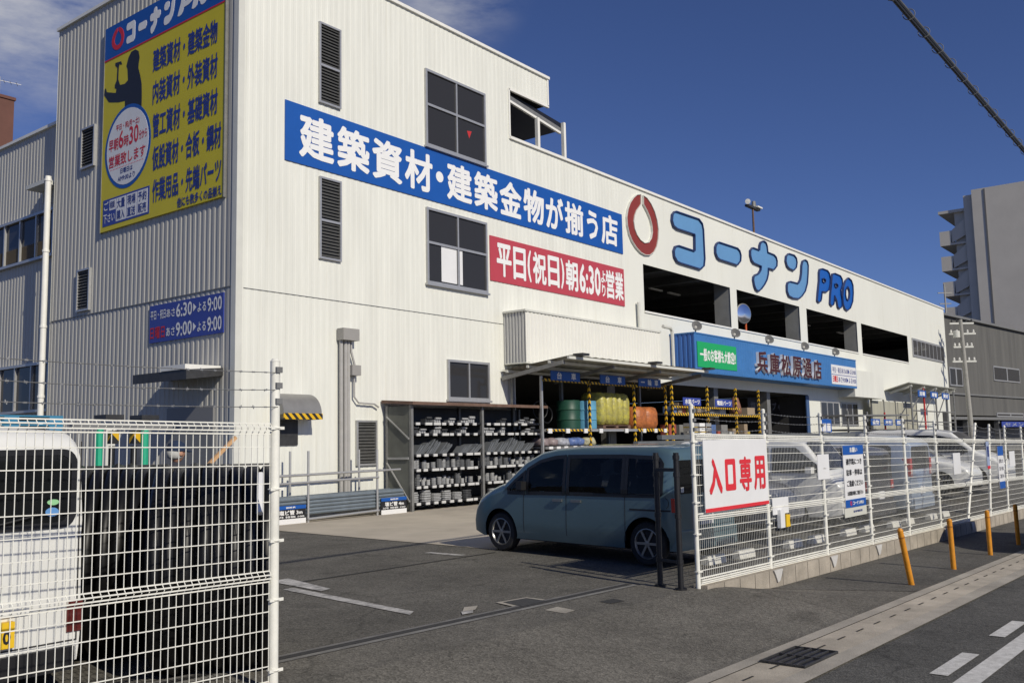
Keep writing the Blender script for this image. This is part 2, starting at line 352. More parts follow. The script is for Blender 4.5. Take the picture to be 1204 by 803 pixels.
def texts(parent, rows, fr, n, m, off=0.02, name='lettering'):
    mb = MB()
    for (s, u0, u1, v0, v1) in rows: add_text(mb, s, fr, u0, u1, v0, v1, n, off)
    return mb.build(name, m, parent, fix=False)
def smooth_loop(pts, k=3):
    n = len(pts); o = []
    for i in range(n):
        p0, p1, p2, p3 = (Vector(pts[(i+j-1) % n]) for j in range(4))
        for q in range(k):
            t = q/k
            o.append(tuple(0.5*((2*p1)+(p2-p0)*t+(2*p0-5*p1+4*p2-p3)*t*t+(3*p1-p0-3*p2+p3)*t**3)))
    return o
def ellipse(cu, cv, ru, rv, n=40): return [(cu+ru*math.cos(2*PI*i/n), cv+rv*math.sin(2*PI*i/n)) for i in range(n)]
def rrect(u0, u1, v0, v1, r, n=5):
    o = []
    for cu, cv, a in ((u1-r, v1-r, 0), (u0+r, v1-r, 90), (u0+r, v0+r, 180), (u1-r, v0+r, 270)):
        o += [(cu+r*math.cos(R(a+90*i/n)), cv+r*math.sin(R(a+90*i/n))) for i in range(n+1)]
    return o

# ------------------------------------------------------------------ ground shape
DV = Vector((math.cos(R(-1.5)), math.sin(R(-1.5)), 0)); NV = Vector((-DV.y, DV.x, 0)); FP = Vector((10.08, 5.18, 0))
def ss(x):
    x = min(max(x, 0), 1); return x*x*(3-2*x)
def gst(s_, t_):
    sl_ = -.014*max(min(s_, 60), -30)
    if t_ > 0:
        q = ss(t_/5); return (1-q)*sl_ + q*.05
    return sl_ - .2*max(ss(s_/2), min(-t_/1.6, 1))
def W(s_, t_, dz=0.0):
    p = FP + DV*s_ + NV*t_; return Vector((p.x, p.y, gst(s_, t_)+dz))
def ST(x, y):
    q = Vector((x, y, 0))-FP; return q.dot(DV), q.dot(NV)
def G(x, y): return gst(*ST(x, y))
def arange(a, b, st): return [a+(b-a)*i/max(1, round((b-a)/st)) for i in range(max(1, round((b-a)/st))+1)]
def sheet(ss_, ts, dz=0.0, mb=None):
    mb = mb or MB(); P = [W(a, b, dz) for b in ts for a in ss_]; n = len(ss_)
    return mb.add(P, [(j*n+i, j*n+i+1, (j+1)*n+i+1, (j+1)*n+i) for j in range(len(ts)-1) for i in range(n-1)])
sg = [-600, -300, -120, -60, -30]+arange(-16, 26, 0.25)+[40, 60, 120, 300, 900]
tg = [-400, -150, -60, -20, -8, -4]+arange(-2.6, -0.04, 0.08)+[0.04]+arange(0.3, 6, 0.3)+[12, 20, 40, 80, 200, 600]
struct('ground', sheet(sg, tg), LOT, fix=True)
SN = arange(-14, 30, 0.25)
struct('pavement', sheet(SN, arange(-1.68, -0.06, 0.08), 0.006), ENTRY)
g2 = struct('entrance_apron', sheet(arange(-14, 0.0, 0.25), arange(-0.06, 0.70, 0.04), 0.006), ENTRY)
PAVE2 = asphalt('pavement_asphalt', (0.102, 0.097, 0.085))
o = MB(); ts_ = arange(-1.68, -0.10, 0.08); P = []; ss2 = arange(0, 27, 0.2)
for t_ in ts_:
    for a_ in ss2: P.append(W(1.75+a_+max(0, -t_-.2)*.55*(1-a_/27), t_, .010))
o.add(P, [(j*len(ss2)+i, j*len(ss2)+i+1, (j+1)*len(ss2)+i+1, (j+1)*len(ss2)+i) for j in range(len(ts_)-1) for i in range(len(ss2)-1)]); struct('pavement', o, PAVE2)
gut = struct('gutter', sheet(arange(-14, 60, 2), [-2.24, -1.84], 0.012), CONCG)
o = MB(); sheet(arange(-14, 60, 2), [-1.835, -1.70], 0.016, o); sheet(arange(-14, 60, 2), [-2.42, -2.245], 0.016, o); struct('gutter_edge', o, CONC, gut)
for i in range(26):
    s_ = -3.45 + i*0.5
    if -2.45 < s_ < -1.5: continue
    o = MB(); sheet([s_-.09, s_+.09], [-2.03, -2.008], 0.018, o); o.build('drain_slot', SEAM, gut)
grate = thing('drain_grate', W(-2.0, -2.04), 'black steel drain grate set in the roadside gutter', 'drain grate')
o = MB(); sheet([-2.36, -1.62], [-2.235, -1.845], 0.017, o); o.build('pit', BLACK, grate)
o = MB()
for i in range(6):
    t_ = -2.23+i*0.077; o.beam(W(-2.36, t_, 0.022), W(-1.62, t_, 0.022), 0.012, 0.02)
for i in range(3): s_ = -2.35+i*0.36; o.beam(W(s_, -2.23, 0.024), W(s_, -1.85, 0.024), 0.012, 0.02)
o.build('bars', DARKM, grate)
struct('road', sheet([-300, -100, -40]+arange(-20, 60, 4)+[120, 300], [-12, -6, -2.425], 0.005), ROAD)
def mark(name, s0, s1, t0, t1, m=ROADPAINT, dz=0.012): return struct(name, sheet(arange(s0, s1, .5), [t0, t1], dz), m)
mark('road_line', -14, 40, -3.48, -3.31)
for i in range(-4, 12): mark('road_dash', -1.93+i*1.93, -0.95+i*1.93, -3.22, -3.08)
ap = struct('apron', MB(), APRON); bpy.data.objects.remove(ap)
def patch(name, pts, m, dz, sub=1):   # world xy polygon laid on the ground, split along its long sides
    mb = MB(); n = 24
    (a, b, c, d) = [Vector((x, y)) for x, y in pts]; P = []
    for i in range(n+1):
        for j in range(7):
            e = a.lerp(b, j/6).lerp(d.lerp(c, j/6), i/n); P.append((e.x, e.y, G(e.x, e.y)+dz))
    mb.add(P, [(i*7+j, i*7+j+1, (i+1)*7+j+1, (i+1)*7+j) for i in range(n) for j in range(6)])
    return struct(name, mb, m)
patch('apron', [(11.75, 9.6), (48, 9.6), (48, 17.9), (12.55, 17.9)], APRON, 0.008)
patch('lot_joint', [(7.6, 9.5), (11.5, 9.36), (11.5, 9.41), (7.6, 9.56)], SEAM, 0.007)
patch('lot_paint', [(10.86, 9.55), (11.0, 9.55), (11.0, 10.3), (10.86, 10.3)], WORNPAINT, 0.007)
patch('arrow_shaft', [(6.87, 6.72), (7.03, 6.82), (7.42, 9.2), (7.26, 9.2)], WORNPAINT, 0.007)
patch('arrow_head', [(7.42, 8.7), (7.6, 8.75), (7.9, 9.9), (7.6, 9.9)], WORNPAINT, 0.009)
patch('manhole_frame', [(7.78, 6.02), (8.37, 6.02), (8.40, 6.42), (7.92, 6.47)], CONC, 0.010)
patch('manhole_cover', [(7.86, 6.07), (8.30, 6.07), (8.33, 6.37), (7.97, 6.41)], mat('iron_cover', (0.06, 0.06, 0.058), 0.7, 0.3, 0.3, 30), 0.014)
patch('lot_repair', [(7.78, 5.47), (8.0, 5.5), (8.07, 5.77), (7.83, 5.76)], CONC, 0.010)
patch('lot_repair', [(7.3, 6.40), (7.45, 6.36), (7.66, 6.5), (7.5, 6.55)], CONC, 0.010)
patch('lot_repair', [(7.16, 6.28), (7.3, 6.26), (7.42, 6.36), (7.28, 6.40)], WORNPAINT, 0.010)
patch('valve_cover', [(8.55, 5.42), (8.8, 5.40), (8.85, 5.58), (8.6, 5.6)], SEAM, 0.010)
# gate rail across the entrance
o = MB(); sheet(arange(-12, -0.2, .3), [0.70, 0.775], 0.010, o); tr = struct('gate_rail', o, mat('rail_concrete', (0.2, 0.195, 0.18), 0.9, 0, 0.3, 5))
o = MB(); sheet(arange(-12, -0.2, .3), [0.775, 0.87], 0.012, o); struct('rail_groove', o, SEAM, tr)
o = MB(); sheet(arange(-12, -0.2, .3), [0.87, 0.92], 0.012, o); struct('rail_edge', o, mat('worn_concrete_strip', (0.16, 0.155, 0.145), 0.9, 0, 0.3, 5), tr)
# kerb under the right fence
o = MB(); kk = arange(0.05, 26, 0.25)
for a, b in zip(kk[:-1], kk[1:]):
    P = []
    for s_ in (a, b):
        zt = -.014*s_+.035; P += [FP+DV*s_+NV*(-.09)+Vector((0,0,-.75)), FP+DV*s_+NV*.09+Vector((0,0,-.75)), FP+DV*s_+NV*.09+Vector((0,0,zt)), FP+DV*s_+NV*(-.09)+Vector((0,0,zt))]
    o.add(P, [(0,1,5,4),(1,2,6,5),(2,3,7,6),(3,0,4,7)])
o.add([FP+DV*.05+NV*(-.09)+Vector((0,0,-.75)), FP+DV*.05+NV*.09+Vector((0,0,-.75)), FP+DV*.05+NV*.09+Vector((0,0,.035)), FP+DV*.05+NV*(-.09)+Vector((0,0,.035))], [(0,1,2,3)])
kerb = struct('kerb', o, CONCK)
for i in range(1, 60):
    s_ = 0.05+i*0.42; o = MB(); c = FP+DV*s_+NV*(-.0912); o.box(c.x-.004, c.x+.004, c.y-.001, c.y+.004, -.75, -.014*s_+.034); o.build('kerb_joint', SEAM, kerb)
for i in (1, 2, 3, 5, 6):   # mortar patches under posts
    s_ = i*1.98; c = FP+DV*s_+NV*(-.1); zt = -.014*s_+.03; fr = Fr(c, DV, (0,0,1), -NV); o = MB()
    o.prism([(-.14, zt), (.14, zt), (.10, zt-.07), (.03, zt-.15), (-.03, zt-.16), (-.09, zt-.06)], [], fr, -.02, .012); o.build('mortar_patch', mat('mortar', (0.5, 0.49, 0.46), 0.9, 0, 0.1, 8), kerb)

# ------------------------------------------------------------------ the store
XW, YF, ZL, ZT = 12.78, 17.95, 11.55, 14.15
FF = Fr((0, YF, 0), (1, 0, 0), (0, 0, 1), (0, -1, 0))      # front facade: u = x, v = z
FS = Fr((XW, 0, 0), (0, -1, 0), (0, 0, 1), (-1, 0, 0))     # side: u = -y, v = z
FWG = Fr((13.12, 0, 0), (0, -1, 0), (0, 0, 1), (-1, 0, 0)) # wing side wall
store = thing('store_building', (XW, YF, 0), 'large cream ribbed metal store with rooftop parking behind the lot', 'store')
def corr(mb, fr, u0, u1, v0, v1, p=0.2, d=0.024):
    us = []; k = math.floor(u0/p)
    while k*p < u1:
        for a, n in ((0, 0), (.40, 0), (.48, d), (.92, d)):
            u = (k+a)*p
            if u0 < u < u1: us.append((u, n))
        k += 1
    def dep(u):
        f = (u/p) % 1
        if f < .40: return 0
        if f < .48: return d*(f-.40)/.08
        if f < .92: return d
        return d*(1-(f-.92)/.08)
    us = [(u0, dep(u0))]+us+[(u1, dep(u1))]
    P = [fr.p(u, v0, n-d) for u, n in us]+[fr.p(u, v1, n-d) for u, n in us]; n = len(us)
    return mb.add(P, [(i, i+1, n+i+1, n+i) for i in range(n-1)])
OPS = [(31.4, 39.2), (39.9, 47.6), (48.6, 56.8), (57.6, 67.5)]
o = MB()
corr(o, FF, XW, 23.15, 0, ZT, d=.0055); corr(o, FF, 23.15, 25.3, 13.22, ZT, d=.0055); corr(o, FF, 23.15, 29.95, 3.95, 11.5, d=.0055)
o.build('wall', WALL, store)
o = MB()
def frect(u0, u1, v0, v1): o.add([FF.p(u0, v0), FF.p(u1, v0), FF.p(u1, v1), FF.p(u0, v1)], [(0,1,2,3)])
frect(29.95, 31.4, 3.95, 11.5); frect(31.4, 78.15, 8.57, 11.5); frect(31.4, 78.15, 3.95, 6.72); frect(67.5, 78.15, 6.72, 8.57); frect(48.2, 78.15, 0, 3.95)
for a, b in ((39.2, 39.9), (47.6, 48.6), (56.8, 57.6)): frect(a, b, 6.72, 8.57)
o.add([(78.15, YF, 0), (78.15, 36, 0), (78.15, 36, 11.5), (78.15, YF, 11.5)], [(0,1,2,3)])
o.build('wall', mat('cream_flat_wall', (0.725, 0.728, 0.655), 0.6, 0, 0.05, 0.25, stretch=(1, 1, 0.4)), store)
o = MB(); corr(o, FS, -26.75, -YF, 0, ZT, d=.013); o.build('wall', mat('shaded_side_metal_wall', (0.45, 0.44, 0.40), 0.5, 0, 0.07, 0.7, stretch=(3, 3, 0.35)), store)  # cladding colour lowered here to paint in the shade of the side walls
o = MB(); corr(o, FWG, -60, -26.75, 0, ZL, d=.013); o.build('wall', MATS['shaded_side_metal_wall'], store)
o = MB()   # hidden backs and roofs
o.add([(XW, 26.75, 0), (23.15, 26.75, 0), (23.15, 26.75, ZT), (XW, 26.75, ZT)], [(0,1,2,3)]); o.add([(23.15, 26.75, 13.22), (25.3, 26.75, 13.22), (25.3, 26.75, ZT), (23.15, 26.75, ZT)], [(0,1,2,3)])
o.add([(25.3, YF+.02, 13.22), (25.3, 26.75, 13.22), (25.3, 26.75, ZT), (25.3, YF+.02, ZT)], [(0,1,2,3)])

o.add([(23.15, YF+.02, 11.5), (23.15, 26, 11.5), (23.15, 26, 13.2), (23.15, YF+.02, 13.2)], [(0,1,2,3)])
o.build('wall', TRIM, store)
o = MB(); o.box(XW+.05, 25.25, YF+.05, 26.7, ZT-.25, ZT-.1); o.box(23.2, 78.1, YF+.05, 36, 11.1, 11.3); o.box(13.2, 40, 26.8, 60, 11.2, 11.35); o.build('roof', GREYM, store)
o = MB(); o.box(XW-.06, 25.36, YF-.07, YF+.12, ZT, ZT+.09); o.box(XW-.06, XW+.12, YF+.12, 26.8, ZT, ZT+.09)
o.box(23.1, 78.2, YF-.07, YF+.12, 11.5, 11.59); o.box(13.05, 13.25, 26.8, 60, ZL, ZL+.09); o.build('parapet_cap', WHITE, store)
o = MB(); o.box(23.2, 25.25, YF+.05, 26.7, 13.24, 13.3); o.build('terrace_ceiling', INT, store)
o = MB(); o.box(XW-.02, XW+.16, YF-.02, YF+.16, 0, ZT-.002); o.build('corner_trim', TRIM, store)
o = MB(); o.box(25.25, 25.33, YF-.03, YF+.05, 13.2, ZT-.002); o.box(23.12, 25.33, YF-.03, YF+.05, 13.14, 13.22); o.box(23.08, 23.15, YF-.03, YF+.05, 11.5, 13.2); o.build('notch_trim', WHITE, store)
o = MB(); o.box(XW+.2, 31, YF-.014, YF+.01, 5.425, 5.438); o.build('panel_joint', GREYM, store)
o = MB(); o.box(XW-.016, XW+.01, YF+.2, 26.7, 5.46, 5.48); o.build('panel_joint', GREYM, store)
# parking deck seen through the openings
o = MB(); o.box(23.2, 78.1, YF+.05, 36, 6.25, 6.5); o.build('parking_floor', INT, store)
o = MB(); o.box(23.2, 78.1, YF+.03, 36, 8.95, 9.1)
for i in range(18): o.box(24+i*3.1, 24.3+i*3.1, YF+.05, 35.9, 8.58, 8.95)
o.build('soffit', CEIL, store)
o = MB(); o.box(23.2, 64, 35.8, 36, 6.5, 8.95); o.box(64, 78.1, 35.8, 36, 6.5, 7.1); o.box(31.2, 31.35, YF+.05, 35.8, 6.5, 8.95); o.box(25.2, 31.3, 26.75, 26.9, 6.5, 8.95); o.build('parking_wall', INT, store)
o = MB()
for a, b in ((39.2, 39.9), (47.6, 48.6), (56.8, 57.6)):
    o = MB(); o.box(a+.02, b-.02, YF+.01, YF+.8, 6.5, 8.94); o.build('column', mat('column_grey', (0.30, 0.30, 0.28), 0.7, 0, 0.1, 2), store)
for a, b in OPS:
    o = MB(); o.box(a-.02, b+.02, YF-.05, YF+.1, 6.66, 6.73); o.build('opening_sill', WHITE, store)
for x in (33.5, 36.5, 38.2, 43.0, 46.0, 52.5, 55.0, 61.0, 65.0):
    for y in (20.5, 26.5):
        o = MB(); o.box(x, x+1.1, y, y+.12, 8.50, 8.57); o.build('tube_light', WHITE, store)
# windows
def window(x0, x1, z0, z1, fr=FF, cols=2, mid=0.54, rows=True, name='window', fw_=.07):
    f = MB(); slab(f, fr, x0, x1, z0, z0+fw_, -.01, .07); slab(f, fr, x0, x1, z1-fw_, z1, -.01, .07)
    slab(f, fr, x0, x0+fw_, z0+fw_, z1-fw_, -.01, .069); slab(f, fr, x1-fw_, x1, z0+fw_, z1-fw_, -.01, .069)
    xm = (x0+x1)/2
    zm = z0+(z1-z0)*mid
    for i in range(1, cols):
        xx = x0+(x1-x0)*i/cols
        slab(f, fr, xx-fw_/2.4, xx+fw_/2.4, z0+fw_, z1-fw_, -.01, .060)
    if rows: slab(f, fr, x0+fw_, x1-fw_, zm-fw_/2, zm+fw_/2, -.01, .064)
    fo = f.build(name, ALU, store)
    p = MB(); slab(p, fr, x0+fw_*.6, x1-fw_*.6, z0+fw_*.6, z1-fw_*.6, -.008, .02); p.build('pane', GLASS, fo)
    s_ = MB(); slab(s_, fr, x0-.04, x1+.04, z0-.06, z0-.002, -.02, .11); s_.build('sill', ALU, fo)
    return fo
window(19.13, 21.85, 10.32, 12.62); w2 = window(19.12, 21.82, 6.30, 8.50); window(19.94, 21.82, 3.03, 4.18, rows=False)
o = MB(); slab(o, FF, 19.75, 20.42, 6.42, 7.5, .022, .026); o.build('window_paper', SIGNW, w2); o = MB(); slab(o, FF, 20.55, 20.68, 6.42, 7.5, .022, .026); o.build('window_paper', SIGNW, w2)
w1 = bpy.data.objects['window']
o = MB(); o.prism([(20.98, 11.22), (21.2, 11.25), (21.08, 11.0)], [], FF, .021, .024); o.build('red_marker', REDP, w1)
def louvre(u0, u1, v0, v1, fr=FF, mid=True):
    f = MB(); e = .05
    slab(f, fr, u0, u1, v0, v0+e, -.01, .07); slab(f, fr, u0, u1, v1-e, v1, -.01, .07); slab(f, fr, u0, u0+e, v0+e, v1-e, -.01, .069); slab(f, fr, u1-e, u1, v0+e, v1-e, -.01, .069)
    vm = v0+(v1-v0)*.47
    if mid: slab(f, fr, u0+e, u1-e, vm-.03, vm+.03, -.01, .068)
    fo = f.build('louvre_window', ALU, store)
    p = MB(); slab(p, fr, u0+e*.6, u1-e*.6, v0+e*.6, v1-e*.6, -.008, .004); p.build('pane', BLACK, fo)
    s_ = MB(); n = int((v1-v0)/.085)
    for i in range(n):
        v = v0+e+.02+i*(v1-v0-2*e)/n
        s_.hexa([fr.p(u0+e,v,.045), fr.p(u1-e,v,.045), fr.p(u1-e,v+.012,.045), fr.p(u0+e,v+.012,.045), fr.p(u0+e,v+.045,.008), fr.p(u1-e,v+.045,.008), fr.p(u1-e,v+.057,.008), fr.p(u0+e,v+.057,.008)])
    s_.build('slats', LOUV, fo); return fo
louvre(15.18, 15.91, 10.48, 12.63); louvre(15.20, 15.92, 6.44, 8.55); louvre(16.42, 17.14, 1.25, 2.41, mid=False)
louvre(-25.17, -24.43, 9.60, 10.78, FS, False); louvre(-25.17, -24.48, 5.58, 6.75, FS, False)
# slit windows far right
o = MB(); slab(o, FF, 68.5, 77.2, 7.22, 8.52, -.01, .07); so_ = o.build('window', ALU, store)
for i in range(8):
    o = MB(); a = 68.65+i*1.07; slab(o, FF, a, a+.92, 7.36, 8.38, .065, .075); o.build('pane', GLASS, so_)
# wing strip windows
for (v0, v1) in ((7.58, 8.92), (3.0, 4.35)):
    o = MB(); slab(o, FWG, -46, -27.25, v0-.06, v0+.02, -.02, .12); slab(o, FWG, -46, -27.25, v1-.02, v1+.06, -.02, .12)
    for i in range(13): u = -27.3-i*1.05; slab(o, FWG, u-.035, u+.035, v0+.02, v1-.02, -.02, .1)
    f = o.build('window', ALU, store); o = MB(); slab(o, FWG, -46, -27.3, v0, v1, .0, .03); o.build('pane', GLASS, f)
    if v0 > 5:
        o = MB(); slab(o, FWG, -36, -27.4, v0+.42, v0+.5, .031, .034); slab(o, FWG, -36, -27.4, v0+.08, v0+.42, .031, .033); o.build('blind', mat('tan_blind', (0.10, 0.075, 0.04), 0.8), f)
# ground floor open bay
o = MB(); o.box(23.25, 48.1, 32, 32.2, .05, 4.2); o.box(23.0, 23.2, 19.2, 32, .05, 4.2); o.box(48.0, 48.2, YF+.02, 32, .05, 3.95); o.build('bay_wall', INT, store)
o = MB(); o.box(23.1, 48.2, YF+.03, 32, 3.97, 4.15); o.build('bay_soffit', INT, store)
for x in (29.0, 37.5, 43.2):
    o = MB(); o.box(x-.2, x+.2, YF+.1, YF+.5, .05, 3.96); o.build('bay_column', GREYM, store)
# shop door leaf, blue banner by the door, window row
o = MB(); slab(o, FF, 47.75, 48.15, 1.2, 3.9, .0, .05); o.build('door_panel', mat('slate_blue_panel', (0.05, 0.10, 0.22), 0.5), store)
for a in (49.9, 53.1):
    f = MB(); slab(f, FF, a, a+2.9, 2.35, 3.7, -.005, .03); f = f.build('window', ALU, store)
    for i in range(3): o = MB(); slab(o, FF, a+.1+i*.95, a+.88+i*.95, 2.45, 3.6, .025, .036); o.build('pane', GLASS, f)
o = MB(); slab(o, FF, 75.6, 77.0, .05, 3.5, 0, .04); o.build('door', INT, store)
# side canopy and door
o = MB(); o.hexa([FS.p(-20.6, 3.42, 0), FS.p(-18.4, 3.42, 0), FS.p(-18.4, 3.30, .95), FS.p(-20.6, 3.30, .95), FS.p(-20.6, 3.60, 0), FS.p(-18.4, 3.60, 0), FS.p(-18.4, 3.52, .95), FS.p(-20.6, 3.52, .95)]); o.build('door_canopy', DARKM, store)
o = MB(); slab(o, FS, -19.4, -18.42, 3.525, 3.64, .05, .97); o.build('canopy_flashing', WHITE, store)
o = MB(); slab(o, FS, -20.6, -18.7, .05, 2.75, 0, .05); d = o.build('door', mat('steel_door', (0.20, 0.20, 0.20), 0.5), store)
o = MB(); slab(o, FS, -19.1, -18.95, 1.0, 1.15, .05, .1); o.build('handle', ALU, d)
# terrace roof in the notch of the tower
o = MB(); o.hexa([(23.2,18.12,13.02),(26.35,18.12,12.66),(26.35,22.5,12.66),(23.2,22.5,13.02),(23.2,18.12,13.18),(26.35,18.12,12.90),(26.35,22.5,12.90),(23.2,22.5,13.18)]); tr_ = o.build('terrace_roof', BLACK, store)
o = MB(); o.beam((23.2,18.0,12.80),(26.05,18.0,12.46), .08, .08); o.build('terrace_beam', WHITE, store)
o = MB(); o.beam((23.2,18.05,12.93),(26.1,18.05,12.58), .1, .16); o.build('terrace_gutter', GREYM, store)
for x, z in ((24.66, 12.62), (26.2, 12.85)):
    o = MB(); o.box(x-.06, x+.06, YF-.06, YF+.06, 11.58, z); o.build('terrace_post', WHITE, store)
# downpipe at tower corner with its gutter arm
dp = thing('downpipe', (XW-.12, 26.88, 0), 'tall cream downpipe at the back corner of the side wall', 'pipe')
o = MB(); o.cyl((XW-.12, 26.88, .1), (XW-.12, 26.88, 9.75), .085, n=12); o.build('pipe', WHITE, dp, smooth=True)
o = MB()
for z in (1.5, 3.3, 5.3, 7.5, 9.6): o.cyl((XW-.12, 26.88, z), (XW-.12, 26.88, z+.07), .1, n=12)
o.build('clamp', WHITE, dp)
o = MB(); o.box(XW-.2, 13.1, 26.96, 28.1, 9.55, 9.67); 
for i in range(6): o.box(13.0, 13.05, 27.1+i*.16, 27.13+i*.16, 9.1+i*.02, 9.55)
o.build('gutter_arm', TRIM, dp)

# ------------------------------------------------------------------ signs on the walls
def board(name, fr, u0, u1, v0, v1, m, label, cat='sign', n0=.0, n1=.05):
    c = fr.p((u0+u1)/2, v0, n1); t = thing(name, c, label, cat)
    o = MB(); slab(o, fr, u0, u1, v0, v1, n0, n1); o.build('panel', m, t); return t
b = board('wall_banner', FF, 14.13, 29.9, 8.73, 10.25, SIGNBLUE, 'long blue banner with white lettering across the front wall', n1=.03)
chars = '建築資材・建築金物が揃う店'; x = 14.5
ws = [1.32]*4+[.55]+[1.32]*4+[1.2, 1.32, 1.15, 1.32]; tot = sum(ws); k = 15.1/tot
o = MB()
for ch, ww in zip(chars, ws):
    ww *= k
    if ch == '・': o.prism(ellipse(x+ww/2, 9.5, .16, .16, 16), [], FF, .032, .036)
    elif ch == 'う': add_text(o, ch, FF, x+.18, x+ww-.18, 8.95, 10.0, .036, .035)
    else: add_text(o, ch, FF, x+.05, x+ww-.05, 8.92, 10.06, .036, .032)
    x += ww
o.build('lettering', INKW, b, fix=False)
b = board('hours_banner', FF, 21.98, 29.9, 6.74, 8.15, SIGNRED, 'red banner with white opening hours below the blue banner', n1=.03)
o = MB(); x = 22.25
KX = .835
for ch, ww in (('平', 1.0), ('日', .9), ('(', .35), ('祝', 1.0), ('日', .9), (')', .35), ('朝', 1.0), ('6:30', 1.75)):
    add_text(o, ch, FF, x+.04, x+ww*KX-.05, 6.92, 7.98, .036, .03); x += ww*KX
add_text(o, 'よ', FF, x-.02, x+.28, 7.45, 7.9, .036, .025); add_text(o, 'り', FF, x+.02, x+.26, 6.95, 7.4, .036, .025); x += .31
for ch in '営業': add_text(o, ch, FF, x, x+.58, 6.92, 7.98, .036, .03); x += .62
o.build('lettering', INKW, b, fix=False)
b = board('hours_board', FS, -21.48, -18.38, 4.41, 5.35, SIGNNAVY, 'small navy opening hours board on the shaded side wall', n1=.03)
texts(b, [('平日・祝日', -21.43, -20.75, 4.98, 5.22), ('あさ', -20.72, -20.35, 4.99, 5.2), ('6:30', -20.3, -19.62, 4.95, 5.29), ('▶', -19.58, -19.45, 5.02, 5.22), ('よる', -19.4, -19.05, 4.99, 5.22), ('9:00', -19.0, -18.43, 4.95, 5.29),
          ('あさ', -20.72, -20.35, 4.52, 4.74), ('9:00', -20.3, -19.62, 4.48, 4.83), ('▶', -19.58, -19.45, 4.55, 4.76), ('よる', -19.4, -19.05, 4.52, 4.75), ('9:00', -19.0, -18.43, 4.48, 4.83)], FS, .035, INKW, .02)
texts(b, [('日曜日', -21.43, -20.78, 4.5, 4.8)], FS, .035, INKR, .02)
b = board('billboard', FS, -23.97, -18.4, 7.62, 13.35, SIGNYEL, 'big yellow billboard with blue lettering and worker silhouette', 'billboard', n1=.06)
o = MB(); slab(o, FS, -23.97, -18.4, 12.43, 13.35, .06, .068); o.build('header', SIGNBLUE, b)
o = MB(); slab(o, FS, -23.97, -18.4, 12.39, 12.43, .06, .068); o.build('header_line', INKR, b)
for nm, a in (('edge', -23.99), ('edge', -18.40)):
    o = MB(); slab(o, FS, a, a+.03, 7.6, 13.37, .0, .075); o.build(nm, GREYM, b)
EMB = [(31.33,11.31),(31.03,11.25),(30.76,11.08),(30.48,10.82),(30.29,10.53),(30.18,10.2),(30.2,9.88),(30.31,9.59),(30.51,9.33),(30.8,9.12),(31.14,8.97),(31.49,8.92),(31.86,8.97),(32.2,9.15),(32.43,9.4),(32.57,9.73),(32.63,10.12),(32.55,10.49),(32.37,10.83),(32.11,11.09),(31.8,11.27),(31.51,11.31),(31.49,10.95),(31.76,10.72),(31.97,10.48),(32.09,10.21),(32.12,9.94),(32.02,9.69),(31.81,9.49),(31.48,9.41),(31.17,9.48),(30.92,9.64),(30.76,9.85),(30.71,10.11),(30.78,10.35),(30.94,10.59),(31.18,10.79),(31.3,10.91)]
KO = [(34.05,11.15),(33.83,10.98),(33.76,10.7),(33.88,10.49),(34.19,10.41),(35.72,10.43),(35.74,10.41),(35.70,9.76),(35.66,9.74),(34.24,9.75),(33.98,9.67),(33.81,9.44),(33.84,9.21),(34.07,9.02),(34.37,8.99),(36.17,8.98),(36.54,9.18),(36.64,9.52),(36.63,10.8),(36.53,11.07),(36.21,11.22),(34.15,11.18)]
BA = [(38.09,10.51),(40.05,10.53),(40.3,10.43),(40.41,10.23),(40.34,9.94),(39.96,9.68),(38.09,9.68),(37.85,9.75),(37.7,9.94),(37.72,10.21),(37.87,10.39)]
NA = [(41.8,10.83),(42.57,10.82),(42.63,11.06),(42.8,11.25),(43.13,11.37),(43.43,11.33),(43.56,11.16),(43.6,10.87),(44.37,10.86),(44.63,10.77),(44.74,10.57),(44.67,10.3),(44.26,10.04),(43.58,10.04),(43.54,9.76),(43.34,9.44),(43.0,9.15),(42.56,8.87),(42.19,8.73),(41.9,8.79),(41.73,8.99),(41.66,9.23),(41.73,9.4),(41.94,9.53),(42.35,9.65),(42.6,9.84),(42.68,10.02),(41.81,10.05),(41.57,10.16),(41.46,10.38),(41.49,10.63)]
N1 = [(46.34,11.22),(47.06,11.24),(47.37,11.12),(47.44,10.88),(47.29,10.58),(46.9,10.37),(46.28,10.39),(45.98,10.5),(45.85,10.73),(45.96,11.02)]
N2 = [(48.24,11.09),(48.61,11.22),(48.92,11.17),(49.05,10.95),(48.95,10.47),(48.76,9.92),(48.41,9.47),(47.88,9.13),(47.39,8.94),(46.59,8.88),(46.02,8.94),(45.82,9.17),(45.84,9.47),(45.99,9.66),(46.32,9.76),(47.44,9.79),(47.75,10.03),(47.93,10.38),(48.04,10.81)]
LP = [(50.79,11.0),(51.18,11.09),(52.01,11.09),(52.3,10.96),(52.4,10.65),(52.31,10.31),(52.05,9.95),(51.64,9.79),(50.96,9.74),(50.79,9.32),(50.64,9.15),(50.33,9.06),(50.08,9.14),(50.25,9.63),(50.53,10.3),(50.61,10.79)]
LPH = [(51.07,10.45),(51.31,10.52),(51.57,10.48),(51.56,10.37),(51.3,10.3),(51.1,10.35)]
LR = [(52.77,11.0),(53.18,11.09),(54.15,11.07),(54.44,10.88),(54.44,10.57),(54.07,10.19),(54.07,9.96),(54.17,9.64),(54.16,9.3),(53.88,9.11),(53.55,9.05),(53.33,9.16),(53.23,9.48),(52.95,9.73),(52.79,9.27),(52.61,9.14),(52.32,9.08),(52.08,9.19),(52.25,9.76),(52.5,10.33),(52.66,10.79)]
LRH = [(53.07,10.41),(53.32,10.48),(53.57,10.43),(53.55,10.32),(53.28,10.26),(53.1,10.31)]
